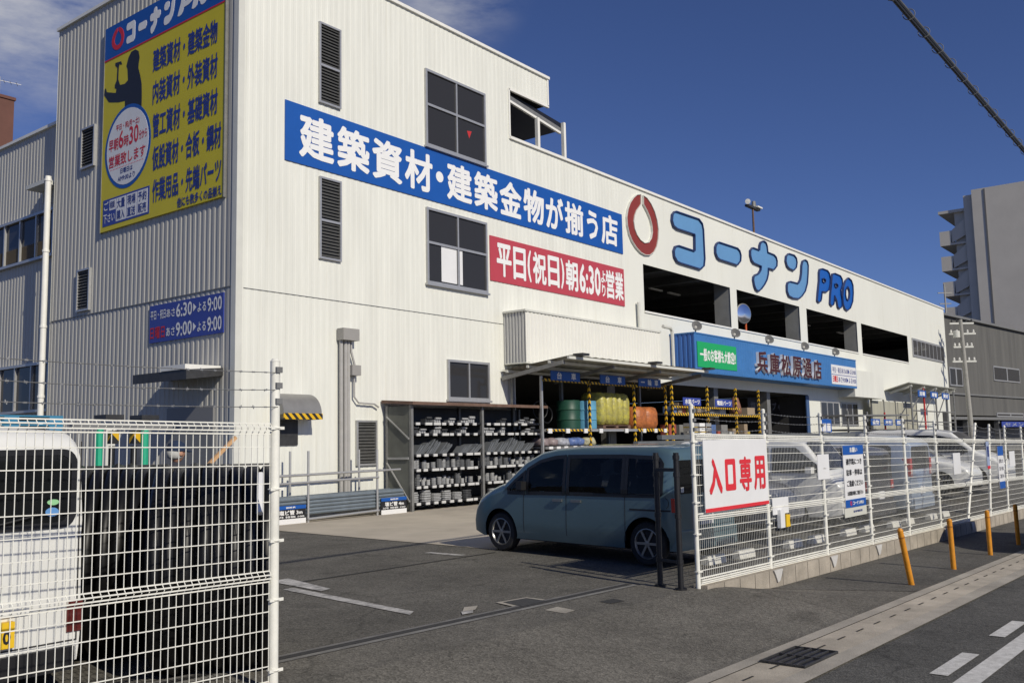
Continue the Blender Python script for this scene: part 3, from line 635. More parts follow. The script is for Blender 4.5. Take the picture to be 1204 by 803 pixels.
LO = [(55.54,11.13),(56.07,11.03),(56.31,10.74),(56.28,10.27),(56.09,9.74),(55.58,9.28),(55.0,9.07),(54.55,9.15),(54.3,9.43),(54.31,9.88),(54.52,10.41),(54.94,10.86)]
LOH = [(55.33,10.54),(55.56,10.36),(55.57,10.14),(55.44,9.89),(55.19,9.72),(54.96,9.78),(54.87,10.0),(54.95,10.29)]
# small version of the same name on the billboard header
def small(pts): return [(-23.6+(x-30.18)*.255, 12.53+(z-8.73)*.262) for x, z in pts]
o = MB(); o.prism(small(EMB), [], FS, .066, .074); o.build('emblem', INKR, b)
o = MB()
def smk(pts): return [(-22.85+(x-33.76)*.150, 12.53+(z-8.73)*.262) for x, z in pts]
def smp(pts): return [(-20.42+(x-50.08)*.31, 12.53+(z-8.73)*.262) for x, z in pts]
for L in (KO, BA, NA, N1, N2): o.prism(smk(L), [], FS, .066, .074)
for L, H in ((LP, LPH), (LR, LRH), (LO, LOH)): o.prism(smp(L), [smp(H)], FS, .066, .074)
o.build('header_lettering', INKW, b)
SIL = [(22.4,12.34),(22.24,12.25),(22.18,12.06),(22.22,11.9),(22.23,11.78),(22.13,11.55),(22.05,11.3),(22.03,10.95),(22.03,10.66),(22.86,10.86),(22.86,11.04),(23.19,11.08),(23.68,11.2),(23.86,11.38),(23.95,11.47),(23.93,11.62),(23.87,11.65),(23.81,11.52),(23.34,11.38),(23.31,11.48),(23.4,11.53),(23.4,11.62),(23.31,11.72),(23.29,12.07),(23.4,12.16),(23.4,12.24),(23.11,12.21),(23.05,12.11),(23.12,12.11),(23.18,12.16),(23.22,12.05),(23.23,11.73),(23.13,11.55),(22.89,11.52),(22.73,11.58),(22.77,11.9),(22.83,12.0),(22.73,12.21),(22.6,12.33)]
o = MB(); o.prism([(-y, z) for y, z in SIL], [], FS, .058, .064); o.build('silhouette', INKK, b)
o = MB(); o.prism(ellipse(-22.68, 9.76, 1.13, 1.13), [], FS, .06, .066); o.build('roundel', SIGNBLUE, b)
o = MB(); o.prism(ellipse(-22.68, 9.76, 1.03, 1.03), [], FS, .064, .071); rd = o.build('roundel_face', SIGNW, b)
texts(b, [('平日・祝(月〜土)', -23.25, -22.1, 10.25, 10.45), ('早朝', -23.6, -23.12, 9.76, 10.1), ('6', -23.1, -22.86, 9.76, 10.26), ('時', -22.84, -22.6, 9.76, 10.08), ('30', -22.58, -22.12, 9.76, 10.26), ('分から', -22.1, -21.72, 9.8, 10.05), ('営業致します', -23.58, -21.78, 9.3, 9.64)], FS, .074, INKR, .02)
texts(b, [('日曜日は', -22.98, -22.38, 9.06, 9.2), ('AM9:00より', -23.1, -22.26, 8.86, 9.01)], FS, .074, INKB, .02)
o = MB()
for i in range(22): slab(o, FS, -23.5+i*.075, -23.47+i*.075, 9.235, 9.255, .07, .074)
o.build('dotted_rule', INKR, b)
texts(b, [('建築資材・建築金物', -21.52, -18.7, 11.45, 12.08), ('内装資材・外装資材', -21.5, -18.68, 10.58, 11.22), ('管工資材・基礎資材', -21.47, -18.66, 9.68, 10.34), ('仮設資材・合板・鋼材', -21.45, -18.5, 8.82, 9.47), ('作業用品・先端パーツ', -21.42, -18.48, 7.98, 8.6), ('他にも数多くの品揃え', -20.3, -18.46, 7.66, 7.92)], FS, .066, INKB, .028)
o = MB(); slab(o, FS, -23.84, -21.56, 7.75, 8.48, .06, .066); o.build('info_panel', SIGNNAVY, b)
o = MB()
for i in range(3): slab(o, FS, -23.16+i*.52, -22.68+i*.52, 7.8, 8.43, .066, .07)
slab(o, FS, -23.5, -23.2, 8.15, 8.43, .066, .07); o.build('info_cell', SIGNW, b)
texts(b, [('大量', -23.12, -22.72, 8.14, 8.4), ('購入', -23.12, -22.72, 7.83, 8.09), ('現場', -22.6, -22.2, 8.14, 8.4), ('直送', -22.6, -22.2, 7.83, 8.09), ('予約', -22.08, -21.68, 8.14, 8.4), ('販売', -22.08, -21.68, 7.83, 8.09), ('相談', -23.47, -23.22, 8.2, 8.4)], FS, .073, INKB, .02)
texts(b, [('ご', -23.78, -23.55, 8.18, 8.42), ('下さい', -23.8, -23.22, 7.83, 8.08)], FS, .07, INKW, .02)

# ------------------------------------------------------------------ raised letters
def inset(L, e):
    n = len(L); A = sum(L[i][0]*L[(i+1) % n][1]-L[(i+1) % n][0]*L[i][1] for i in range(n)); sgn = 1 if A > 0 else -1; o = []
    for i in range(n):
        p0 = Vector(L[i-1]); p1 = Vector(L[i]); p2 = Vector(L[(i+1) % n]); a = (p1-p0).normalized(); b_ = (p2-p1).normalized()
        d_ = a+b_
        if d_.length < .2: d_ = a
        d_.normalize(); o.append((p1.x-d_.y*sgn*e, p1.y+d_.x*sgn*e))
    return o
def letter(label, loops, mf, mr, e=.045, dp=.12, fd=.05, smooth=True, name='roof_letter'):
    us = [p[0] for L in loops for p in L[0]]; vs_ = [p[1] for L in loops for p in L[0]]
    t = thing(name, FF.p(sum(us)/len(us), min(vs_), 0), label, 'letter', 'raised letters of the store name')
    f = MB(); r_ = MB()
    for outer, holes in loops:
        LL = [outer]+holes
        if smooth: LL = [smooth_loop(L, 3) for L in LL]
        f.prism(inset(LL[0], e*.5), [inset(h, -e*.5) for h in LL[1:]], FF, .01, fd)
        for i, L in enumerate(LL):
            q = inset(L, e if i == 0 else -e); n = len(L)
            P = [FF.p(*p, 0) for p in L]+[FF.p(*p, dp) for p in L]+[FF.p(*p, dp) for p in q]+[FF.p(*p, fd-.02) for p in q]
            r_.add(P, [(k*n+j, k*n+(j+1) % n, (k+1)*n+(j+1) % n, (k+1)*n+j) for k in range(3) for j in range(n)])
    f.build('face', mf, t); r_.build('rim', mr, t, fix=True)
    return t
letter('red ring emblem with a slit at its top', [(EMB, [])], EMBR, mat('emblem_rim', (0.62, 0.62, 0.57), 0.5), e=.02, dp=.09, smooth=False)
letter('first light blue katakana letter, shaped like a square hook', [(KO, [])], LETB, LETD, smooth=False)
letter('second light blue katakana letter, a short thick bar', [(BA, [])], LETB, LETD, smooth=False)
letter('third light blue katakana letter, shaped like a cross', [(NA, [])], LETB, LETD, smooth=False)
letter('fourth light blue katakana letter, a dot with a hook', [(N1, []), (N2, [])], LETB, LETD, smooth=False)
letter('deep blue letter P after the katakana letters', [(LP, [LPH])], LETP, LETD, e=.04, smooth=False)
letter('deep blue letter R between P and O', [(LR, [LRH])], LETP, LETD, e=.04, smooth=False)
letter('deep blue letter O at the end of the name', [(LO, [LOH])], LETP, LETD, e=.04, smooth=False)

# ------------------------------------------------------------------ canopy box, canopy, blue fascia
cb = thing('canopy_box', (26.8, 17.08, 4.2), 'white ribbed metal box projecting over the loading canopy', 'canopy box')
FB = Fr((0, 17.08, 0), (1, 0, 0), (0, 0, 1), (0, -1, 0))
o = MB(); corr(o, FB, 22.6, 31.0, 4.2, 5.76, .2, .02); o.build('front_panel', mat('box_white_metal', (0.74, 0.73, 0.66), 0.5, 0, 0.04, 1), cb)
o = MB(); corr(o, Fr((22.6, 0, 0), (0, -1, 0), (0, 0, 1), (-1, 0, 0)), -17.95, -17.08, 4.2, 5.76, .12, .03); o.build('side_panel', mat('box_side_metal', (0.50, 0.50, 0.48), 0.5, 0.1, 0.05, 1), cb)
o = MB(); o.box(22.56, 31.02, 17.05, 17.93, 5.76, 5.82); o.box(22.6, 31.0, 17.09, 17.93, 4.16, 4.2); o.build('cover', TRIM, cb)
cn = thing('loading_canopy', (22.5, 17.9, 3.9), 'grey corrugated loading canopy tilted up above the goods racks', 'canopy')
o = MB(); P = []
for i in range(46):
    x = 22.4+i*.2; n = .02 if i % 2 else 0
    P += [(x, 17.9, 3.98+n), (x, 15.35, 4.26+n)]
o.add(P, [(2*i, 2*i+2, 2*i+3, 2*i+1) for i in range(45)]); o.build('roof_sheet', mat('canopy_sheet', (0.36, 0.36, 0.31), 0.6, 0.1, 0.2, 3), cn)
o = MB()
for y, z in ((17.7, 3.94), (16.9, 4.03), (16.1, 4.12), (15.4, 4.2)): o.beam((22.4, y, z), (31.4, y, z), .08, .08)
o.build('purlin', TRIM, cn)
for x in (22.45, 25.2, 28.2, 31.3): o = MB(); o.beam((x, 17.9, 3.72), (x, 15.6, 4.08), .1, .12); o.build('bracket', GREYM, cn)
for x in (22.9, 27.3, 31.2): o = MB(); o.box(x-.18, x+.18, 15.1, 15.45, 4.26, 4.33); o.build('floodlight', DARKM, cn)
for i, (ch, x0, x1, lab) in enumerate((('台　車', 23.2, 24.78, 'blue hanging canopy sign nearest the canopy end'), ('台　車', 25.98, 27.54, 'blue hanging canopy sign above the yellow bags'), ('一輪車', 28.45, 30.02, 'blue hanging canopy sign above the orange bags'))):
    fr = Fr((0, 16.6, 0), (1, 0, 0), (0, 0, 1), (0, -1, 0)); t = board('hanging_sign', fr, x0, x1, 3.64, 3.93, SIGNBLUE, lab, n0=-.03, n1=.0); t['group'] = 'signs under the canopy'
    xs = [x0+.3, x1-.5] if i < 2 else [x0+.15, x0+.62, x0+1.1]
    o = MB()
    for c, xx in zip(ch.replace('　', ''), xs):
        if c == '一': slab(o, fr, xx, xx+.26, 3.77, 3.81, .002, .006)
        else: add_text(o, c, fr, xx, xx+.26, 3.68, 3.9, .006, .03)
    o.build('lettering', INKW, t, fix=False)
fa = thing('shop_fascia', (43, 16.85, 4.4), 'long blue box fascia over the shop entrance', 'fascia')
FA = Fr((0, 16.85, 0), (1, 0, 0), (0, 0, 1), (0, -1, 0))
o = MB(); corr(o, FA, 33.3, 52.75, 4.42, 5.92, .25, .008); o.build('front_panel', BOXBLUE, fa)
o = MB(); corr(o, Fr((33.3, 0, 0), (0, -1, 0), (0, 0, 1), (-1, 0, 0)), -17.94, -16.85, 4.42, 5.92, .2, .03); o.build('side_panel', mat('fascia_shaded_side_blue', (0.03, 0.13, 0.42), 0.5), fa)  # darker copy of the fascia blue, shade painted into the end face
o = MB(); o.box(33.3, 52.75, 16.86, 17.94, 4.38, 4.42); o.box(33.28, 52.77, 16.83, 17.94, 5.92, 5.97); o.build('cover', BOXBLUE, fa)
o = MB(); o.box(52.8, 58.1, 17.0, 17.94, 3.95, 5.45); tag(o.build('canopy_box', WALL, None), 'plain cream box beside the right end of the blue fascia', 'canopy box')
b = board('green_sign', FA, 33.5, 37.1, 4.6, 5.62, SIGNGREEN, 'bright green sign at the left of the blue fascia', n1=.02)
text(b, '一般のお客様も大歓迎!!', FA, 33.7, 37.0, 4.85, 5.38, .024, INKW, .03)
b = board('fascia_hours_sign', FA, 48.7, 52.62, 4.5, 5.52, SIGNW, 'white two row hours sign at the right of the fascia', n1=.02)
texts(b, [('平日・祝日あさ6:30▶よる9:00', 48.85, 52.55, 5.1, 5.4), ('あさ9:00▶よる9:00', 49.7, 52.55, 4.62, 4.92)], FA, .024, INKB, .01)
texts(b, [('日曜日', 48.85, 49.6, 4.6, 4.94)], FA, .024, INKR, .03); o = MB(); slab(o, FA, 48.72, 52.6, 4.99, 5.02, .02, .024); o.build('rule', INKB, b)
for i, (ch, wd) in enumerate(zip('兵庫松原通店', ('first', 'second', 'third', 'fourth', 'fifth', 'last'))):
    x = 38.95+i*1.36; t = thing('fascia_letter', FA.p(x+.5, 4.6, 0), wd+' maroon kanji letter standing on the blue fascia', 'letter', 'kanji letters on the blue fascia')
    o = MB(); add_text(o, ch, FA, x, x+1.15, 4.62, 5.6, .01, .035, depth=.13); o.build('body', INKW, t, fix=False)
    o = MB(); add_text(o, ch, FA, x, x+1.15, 4.62, 5.6, .146, .03); o.build('face', MAROON, t, fix=False)
for i, x in enumerate((33.6, 37.2, 40.8, 45.2, 49.6)):
    t = thing('spotlight', (x, 16.9, 5.97), ('leftmost', 'second', 'middle', 'fourth', 'rightmost')[i]+' grey spotlight on top edge of the blue fascia', 'spotlight', 'spotlights above the blue fascia')
    o = MB(); o.cyl((x, 16.95, 5.97), (x, 16.9, 6.12), .03, n=8); o.build('bracket', GREYM, t)
    o = MB(); o.lathe((x+.05, 16.95, 6.18), (-.5, -.6, .3), [(.06, -.12), (.1, -.05), (.22, .16), (.20, .17), (.05, .05)], 14); o.build('head', GREYM, t, smooth=True)
def downpipe(x, y, pts, label):
    t = MB(); t.tube([(x+a, y, z) for a, z in pts], .07, 8); tag(t.build('wall_pipe', TRIM, None, smooth=True), label, 'pipe')
downpipe(30.75, 17.82, [(0, 6.98), (.0, 6.95), (.03, 5.9)], 'short pipe on the wall above the white box')
downpipe(31.5, 16.9, [(-.6, 5.98), (-.05, 5.98), (.1, 5.85), (.1, 4.3)], 'bent rain pipe between the white box and blue fascia')
# hood over vent with hazard edge
hd = thing('vent_hood', (14.4, 17.9, 2.4), 'grey curved vent hood with striped edge on front wall', 'vent hood')
o = MB(); P = []; n = 9
for x in (13.75, 14.88):
    for i in range(n): a = PI/2*i/(n-1); P.append((x, 17.93-.5*math.sin(a), 2.52+.5*math.cos(a)))
    P.append((x, 17.93, 2.52))
k = n+1; o.add(P, [(i, i+1, k+i+1, k+i) for i in range(n-1)]+[tuple(range(k)), tuple(range(k, 2*k))]); o.build('shell', mat('hood_steel', (0.27, 0.265, 0.25), 0.45, 0.4, 0.12, 3), hd, smooth=True)
o = MB(); o.box(13.74, 14.89, 17.41, 17.44, 2.40, 2.54); o.box(14.87, 14.895, 17.44, 17.93, 2.40, 2.54); o.build('striped_edge', HAZ, hd)
o = MB(); o.box(13.8, 14.55, 17.91, 17.93, 1.8, 2.40); o.build('vent_grille', DARKM, hd)
# conduits on the front wall
cdn = thing('conduit_run', (16.05, 17.85, .6), 'vertical grey conduits with junction boxes on the front wall', 'conduit')
o = MB(); o.box(15.79, 16.33, 17.68, 17.92, 4.42, 4.72); o.build('junction_box', mat('box_grey', (0.30, 0.29, 0.27), 0.5, 0, 0.05, 4), cdn)
o = MB(); o.box(16.12, 16.42, 17.72, 17.92, 3.54, 3.8); o.build('junction_box', MATS['box_grey'], cdn)
o = MB()
for x in (15.86, 16.0, 16.1): o.cyl((x, 17.85, .3), (x, 17.85, 4.42), .05, n=10)
o.build('conduit', mat('conduit_grey', (0.38, 0.37, 0.35), 0.5, 0, 0.1, 5), cdn, smooth=True)
o = MB(); o.tube([(16.2, 17.85, 4.4), (16.2, 17.85, 4.15), (16.32, 17.85, 3.8)], .03); o.tube([(16.3, 17.85, 3.54), (16.3, 17.85, 3.0), (16.45, 17.85, 2.85), (17.0, 17.85, 2.83), (17.15, 17.85, 2.75)], .025); o.build('flexible_conduit', MATS['conduit_grey'], cdn, smooth=True)
# rooftop camera mast
am = thing('camera_mast', (42.8, 18.2, 11.5), 'thin rusty mast with cameras on the roof edge', 'mast')
o = MB(); o.cyl((42.8, 18.2, 11.4), (42.8, 18.2, 12.95), .06, .05, n=8); o.build('pole', RUST, am, smooth=True)
o = MB(); o.box(42.1, 43.5, 18.1, 18.3, 12.95, 13.05); o.build('crossbar', DARKM, am)
o = MB(); o.lathe((42.0, 18.1, 13.15), (-.8, -.4, -.25), [(.02, -.5), (.09, -.4), (.12, .0), (.13, .16), (.02, .17)], 12); o.build('camera_head', WHITE, am, smooth=True)
o = MB(); o.cyl((42.95, 18.2, 13.05), (42.95, 18.2, 13.35), .13, .09, n=10); o.build('beacon', GREYM, am)
o = MB(); o.box(43.0, 43.55, 18.0, 18.15, 13.05, 13.12); o.build('lamp', WHITE, am)
# traffic mirror inside the parking deck
mi = thing('traffic_mirror', (41.2, 18.15, 6.5), 'round traffic mirror on orange pole in the parking deck', 'traffic mirror')
o = MB(); o.cyl((41.2, 18.15, 6.5), (41.2, 18.15, 7.95), .05, n=10); o.build('pole', mat('orange_pole', (0.55, 0.10, 0.02), 0.5), mi, smooth=True)
o = MB(); o.lathe((40.8, 18.05, 7.55), (-.35, -.93, 0), [(.48, -.05), (.48, .0), (.44, .03)], 24); o.build('hood', GREYM, mi)
o = MB(); o.lathe((40.8, 18.05, 7.55), (-.35, -.93, 0), [(.43, .031), (.3, .06), (.0, .075)], 24); o.build('mirror', mat('mirror_face', (0.7, 0.72, 0.75), 0.08, 1.0), mi, smooth=True)
o = MB(); o.box(41.35, 41.65, 18.1, 18.16, 7.35, 7.7); o.build('plate', GREYM, mi)

# ------------------------------------------------------------------ goods shelf with pipe fittings
SY0, SY1 = 16.91, 17.83
sh = thing('goods_shelf', (20.2, 17.3, .05), 'rusty topped open steel shelf of pipe fittings by the wall', 'shelf')
for x in (17.43, 20.27, 23.08):
    for y in (SY0+.03, SY1-.03): o = MB(); o.box(x-.04, x+.04, y-.04, y+.04, .05, 2.78); o.build('upright', GREYM, sh)
o = MB(); o.hexa([(17.3,16.75,2.78),(23.2,16.75,2.78),(23.2,17.9,2.86),(17.3,17.9,2.86),(17.3,16.75,2.86),(23.2,16.75,2.86),(23.2,17.9,2.94),(17.3,17.9,2.94)]); o.build('top_sheet', RUST, sh)
o = MB(); o.box(17.40, 17.42, SY0+.08, SY1-.08, .1, 2.76); o.build('side_mesh', DIRTYMESH, sh)
o = MB(); o.beam((17.37, SY0+.05, 1.9), (17.37, SY1-.05, 2.5), .03); o.beam((17.37, SY1-.05, 1.3), (17.37, SY0+.05, .3), .03); o.box(17.36, 17.385, SY0+.08, SY1-.08, 1.38, 1.44); o.build('brace', ALU, sh)
o = MB(); o.box(17.45, 23.05, SY1-.03, SY1-.01, .1, 2.76); o.build('back_sheet', BLACK, sh)
SZ = [.28, .70, 1.14, 1.52, 2.06, 2.34]
for z in SZ: o = MB(); o.box(17.47, 23.04, SY0+.02, SY1-.04, z-.06, z-.01); o.build('shelf_board', BLACK, sh)
cnt = 0
for r_, z in enumerate(SZ):
    for bx in (17.55, 20.4):
        n = 8 if r_ not in (1, 2) else 9
        for i in range(n):
            x = bx+i*2.6/n+random.uniform(0, .06); wd = .15 if random.random() < .75 else .26
            if cnt < 98: o = MB(); o.box(x, x+wd, SY0-.012, SY0+.018, z-.08, z-.012); o.build('price_tag', mat('tag_paper', (0.55, 0.55, 0.53), 0.6), sh); cnt += 1
def stackmesh(kind, v):
    o = MB(); rnd = random.Random(v*13+kind)
    if kind == 0:      # column of ring fittings
        r_ = .055+.015*(v % 3); h = .07
        for i in range(2+v): o.lathe((0, 0, i*h), (0,0,1), [(r_*.8, 0), (r_, .008), (r_, h*.4), (r_*.82, h*.45), (r_*.82, h*.6), (r_, h*.65), (r_, h-.006), (r_*.8, h)], 10)
        for i in range(3): o.lathe((.02, .14, i*h), (0,0,1), [(r_*.8, 0), (r_, .008), (r_, h-.006), (r_*.8, h)], 8)
    elif kind == 1:    # coil discs
        for i in range(5): q = .16+.01*rnd.uniform(-1, 1); o.lathe((rnd.uniform(-.01, .01), 0, i*.05), (0,0,1), [(q*.5, 0), (q, .006), (q, .042), (q*.5, .048)], 14)
    elif kind == 2:    # leaning plates
        for i in range(6):
            x = i*.05; a = .5+rnd.uniform(-.15, .15); h = .34+rnd.uniform(-.08, .05); c, s_ = math.cos(a), math.sin(a)
            o.hexa([(x,-.15,0),(x+.03,-.15,0),(x+.03,.15,0),(x,.15,0),(x+c*h,-.15,s_*h+.1),(x+c*h+.03,-.15,s_*h+.1),(x+c*h+.03,.15,s_*h+.1),(x+c*h,.15,s_*h+.1)])
    else:              # small boxes and short tubes
        for i in range(3): h = .05+.08*rnd.random(); o.box(i*.09-.12, i*.09-.05, -.08, .08, 0, h)
        o.cyl((-.1, -.1, .12), (.12, -.1, .12), .03, n=8)
    return o
rows = ['bottom', 'second', 'third', 'fourth', 'fifth', 'top']; kinds = [1, 0, 0, 2, 3, 3]; nm = ['pipe_coil_stack', 'fitting_stack', 'fitting_stack', 'gutter_pieces', 'small_fittings', 'small_fittings']
desc = {1: 'flat coils', 0: 'pale ring fittings', 2: 'grey gutter pieces leaning together', 3: 'small mixed fittings'}
for r_, z in enumerate(SZ):
    for bi, bx in enumerate((17.6, 20.45)):
        protos = []; n = (6, 13, 13, 6, 9, 9)[r_]
        for v in range(3):
            kk_ = kinds[r_]; m = [FIT, FIT, FITD][v] if kk_ != 2 else MATS.get('gutter_grey') or mat('gutter_grey', (0.13, 0.14, 0.15), 0.5, 0, 0.1, 4)
            if kk_ == 0: m = [mat('fit_pale', (0.44, 0.44, 0.43), 0.5, 0, 0.15, 12), FIT, mat('fit_mid', (0.14, 0.145, 0.15), 0.5, 0, 0.2, 10)][v]
            protos.append((kk_, m))
        base = [None]*3
        for i in range(n):
            v = random.randrange(3)
            if random.random() < (.14, .10, .12, .2, .35, .3)[r_]: continue
            x = bx+.05+i*2.55/n+random.uniform(-.02, .02)
            if r_ == 3 and bi == 1 and i > 2: v = 2
            lab = 'stack of %s on the %s shelf, %s bay' % (desc[kinds[r_]], rows[r_], ('left', 'right')[bi])
            if base[v] is None:
                kk_, m = protos[v]; ob = stackmesh(kk_, v).build(nm[r_], m, None); tag(ob, lab, 'fittings', 'goods on %s shelf, %s bay' % (rows[r_], ('left', 'right')[bi])); base[v] = ob
            else: ob = base[v].copy(); COL.objects.link(ob)
            ob.location = (x, SY0+.22+random.uniform(-.03, .04), z-.01); ob.scale = (1, 1, random.uniform(.7, 1.25)); ob.rotation_euler = (0, 0, random.uniform(-.15, .15))
# ------------------------------------------------------------------ grey pipe rack
pr = thing('pipe_rack', (15.1, 16.95, .05), 'low scaffold tube rack holding long grey plastic pipes', 'rack')
for x in (14.03, 16.18):
    for y in (16.9, 17.55): o = MB(); o.cyl((x, y, .05), (x, y, 1.66), .028, n=8); o.build('post', ALU, pr, smooth=True)
o = MB()
for z, y in ((1.10, 16.87), (.93, 16.87), (1.08, 17.58)): o.cyl((11.9, y, z), (16.95 if z > 1 else 16.2, y, z+.05), .026, n=8)
o.cyl((14.0, 16.87, .13), (16.2, 16.87, .18), .03, n=8); o.build('rail', ALU, pr, smooth=True)
for i in range(40):
    y = 16.98+(i % 8)*.075+random.uniform(-.012, .012); z = .24+(i//8)*.085+random.uniform(-.008, .008); e = random.uniform(-.06, .06)
    if i == 0:
        o = MB(); o.cyl((-2.3, 0, 0), (2.3, 0, .035), .042, n=8); pp = o.build('grey_pipe', PVC, None, smooth=True); tag(pp, 'long grey plastic pipe lying in the low tube rack', 'pipe', 'grey pipes in the low rack'); ob = pp
    else: ob = pp.copy(); COL.objects.link(ob)
    ob.location = (14.85+e, y, z)
FRK = Fr((0, 16.93, 0), (1, 0, 0), (0, 0, 1), (0, -1, 0))
for x0, x1, s_, lab in ((16.32, 17.2, '塩ビ管 4m', 'price board at the right end of the grey pipes'), (13.1, 13.97, '塩ビ管 3m', 'price board at the left end of the grey pipes')):
    t = board('price_board', FRK, x0, x1, .04, .46, INKK, lab, 'price board', n0=0, n1=.02)
    o = MB(); slab(o, FRK, x0, x1, .38, .462, .02, .026); o.build('header', SIGNBLUE, t); o = MB(); slab(o, FRK, x0, x1, .04, .17, .02, .026); o.build('price_strip', SIGNW, t)
    text(t, s_, FRK, x0+.12, x1-.1, .255, .36, .026, INKW, .03); text(t, '価格表', FRK, x0+.3, x1-.3, .4, .44, .03, INKW, .02)
    text(t, '3月 特価 100', FRK, x0+.05, x1-.05, .19, .235, .026, INKW, .02)

# ------------------------------------------------------------------ racks under the canopy
ra = thing('striped_rack', (26.6, 16.7, .05), 'steel goods rack with yellow and black striped posts', 'rack')
for x in (22.8, 25.42, 28.25, 30.5):
    o = MB(); o.box(x-.035, x+.035, 16.66, 16.73, .05, 3.75); o.build('post', ALU if x < 23 else HAZ, ra)
    o = MB(); o.box(x-.05, x+.05, 17.75, 17.85, .05, 3.75); o.build('post', GREYM, ra)
for z in (1.62, 2.15):
    o = MB(); o.box(22.85, 30.45, 16.66, 17.85, z-.06, z); o.build('deck', GREYM, ra)
    o = MB(); o.box(22.85, 30.45, 16.62, 16.65, z-.08, z-.0); o.build('deck_edge', ALU if z > 2 else GREYM, ra)
o = MB(); o.box(22.86, 25.36, 16.6, 16.62, 2.08, 2.14); o.box(28.3, 30.44, 16.6, 16.62, 2.06, 2.16); o.box(22.8, 30.5, 16.66, 16.7, 3.6, 3.68); o.build('striped_edge', HAZ, ra)
for x in (22.95, 23.9, 24.9, 25.8, 27.4, 28.6, 29.4, 30.1): o = MB(); o.box(x, x+.2, 16.57, 16.6, 2.02, 2.16); o.build('price_tag', SIGNW, ra)
for x in (23.0, 23.4, 23.8, 24.3, 24.7, 25.1, 28.8, 29.6): o = MB(); o.box(x, x+.2, 16.59, 16.615, 1.54, 1.62); o.build('price_tag', SIGNW, ra)
def blobs(mb, x0, x1, y0, y1, z0, z1, nx, nz, rnd, jit=.05):
    for i in range(nx):
        for j in range(nz):
            cx = x0+(i+.5)*(x1-x0)/nx; cz = z0+(j+.5)*(z1-z0)/nz; a = (x1-x0)/nx*.62; c = (z1-z0)/nz*.62; b_ = (y1-y0)/2; P = []; U, V_ = 10, 7
            ph = rnd.random()*6
            for p in range(V_+1):
                for q in range(U):
                    th = PI*p/V_; f = 2*PI*q/U; e = 1+jit*math.sin(3*f+ph)+jit*rnd.uniform(-1, 1)
                    def se(w_, k_=.6): return math.copysign(abs(w_)**k_, w_)
                    P.append((cx+a*e*se(math.sin(th))*se(math.cos(f)), (y0+y1)/2+b_*e*se(math.sin(th))*se(math.sin(f)), min(max(cz+c*e*se(math.cos(th)), z0), z1+.03)))
            mb.add(P, [(p*U+q, p*U+(q+1) % U, (p+1)*U+(q+1) % U, (p+1)*U+q) for p in range(V_) for q in range(U)])
rnd = random.Random(3)
pal = MB(); pal.box(26.3, 28.05, 16.75, 17.7, 2.15, 2.19); pal.box(26.3, 28.05, 16.75, 17.7, 2.25, 2.28)
for x in (26.3, 27.1, 27.9): pal.box(x, x+.15, 16.75, 17.7, 2.19, 2.25)
tag(pal.build('pallet', RUST, None), 'brown pallet under the yellow wrapped bags', 'pallet')
o = MB(); blobs(o, 26.3, 28.1, 16.75, 17.7, 2.29, 3.35, 5, 1, rnd, .03); tag(o.build('wrapped_bags', YBAG, None, smooth='all'), 'bundle of yellow bags under clear wrap on the rack', 'bags')
o = MB(); blobs(o, 28.7, 30.2, 16.8, 17.7, 2.16, 2.92, 2, 1, rnd, .04); tag(o.build('wrapped_bags', OBAG, None, smooth='all'), 'bundle of orange bags on the striped rack', 'bags')
for x, m, lab in ((24.8, DGREEN, 'dark green drum on the rack beside the pale blue one'), (25.75, LBLUE, 'pale blue drum on the rack beside the yellow bags')):
    t = thing('drum', (x, 17.1, 2.15), lab, 'drum'); o = MB(); o.lathe((x, 17.1, 2.15), (0,0,1), [(.36, 0), (.38, .02), (.38, .28), (.4, .3), (.38, .33), (.38, .6), (.4, .62), (.38, .65), (.38, .9), (.36, .92)], 20); o.build('shell', m, t, smooth=True)
    o = MB(); o.cyl((x+.15, 17.0, 3.07), (x+.15, 17.0, 3.1), .05, n=10); o.build('cap', BLACK, t)
for i in range(4):
    t = MB(); blobs(t, 22.95+i*.75, 23.6+i*.75, 16.7, 17.3, 1.63, 1.86, 2, 1, rnd, .15)
    tag(t.build('bagged_goods', [mat('bag_a', (0.25, 0.2, 0.2), 0.5, 0, 0.3, 9), mat('bag_b', (0.35, 0.36, 0.4), 0.5, 0, 0.4, 9), mat('bag_c', (0.1, 0.16, 0.36), 0.5, 0, 0.4, 9), mat('bag_d', (0.4, 0.38, 0.25), 0.5, 0, 0.4, 9)][i], None, smooth='all'), ['brownish', 'silvery', 'blue', 'sandy'][i]+' bag of goods lying on the lower rack deck', 'bag', 'bags on the lower rack deck')
t = MB(); t.torus((23.4, 17.2, 2.75), (.3, 1, 0), .28, .03, 20, 6); t.torus((23.75, 17.2, 2.6), (.1, 1, 0), .25, .03, 20, 6); tag(t.build('hose_coil', PLASTIC, None, smooth='all'), 'dark hose coils hanging at the rack end', 'hose')
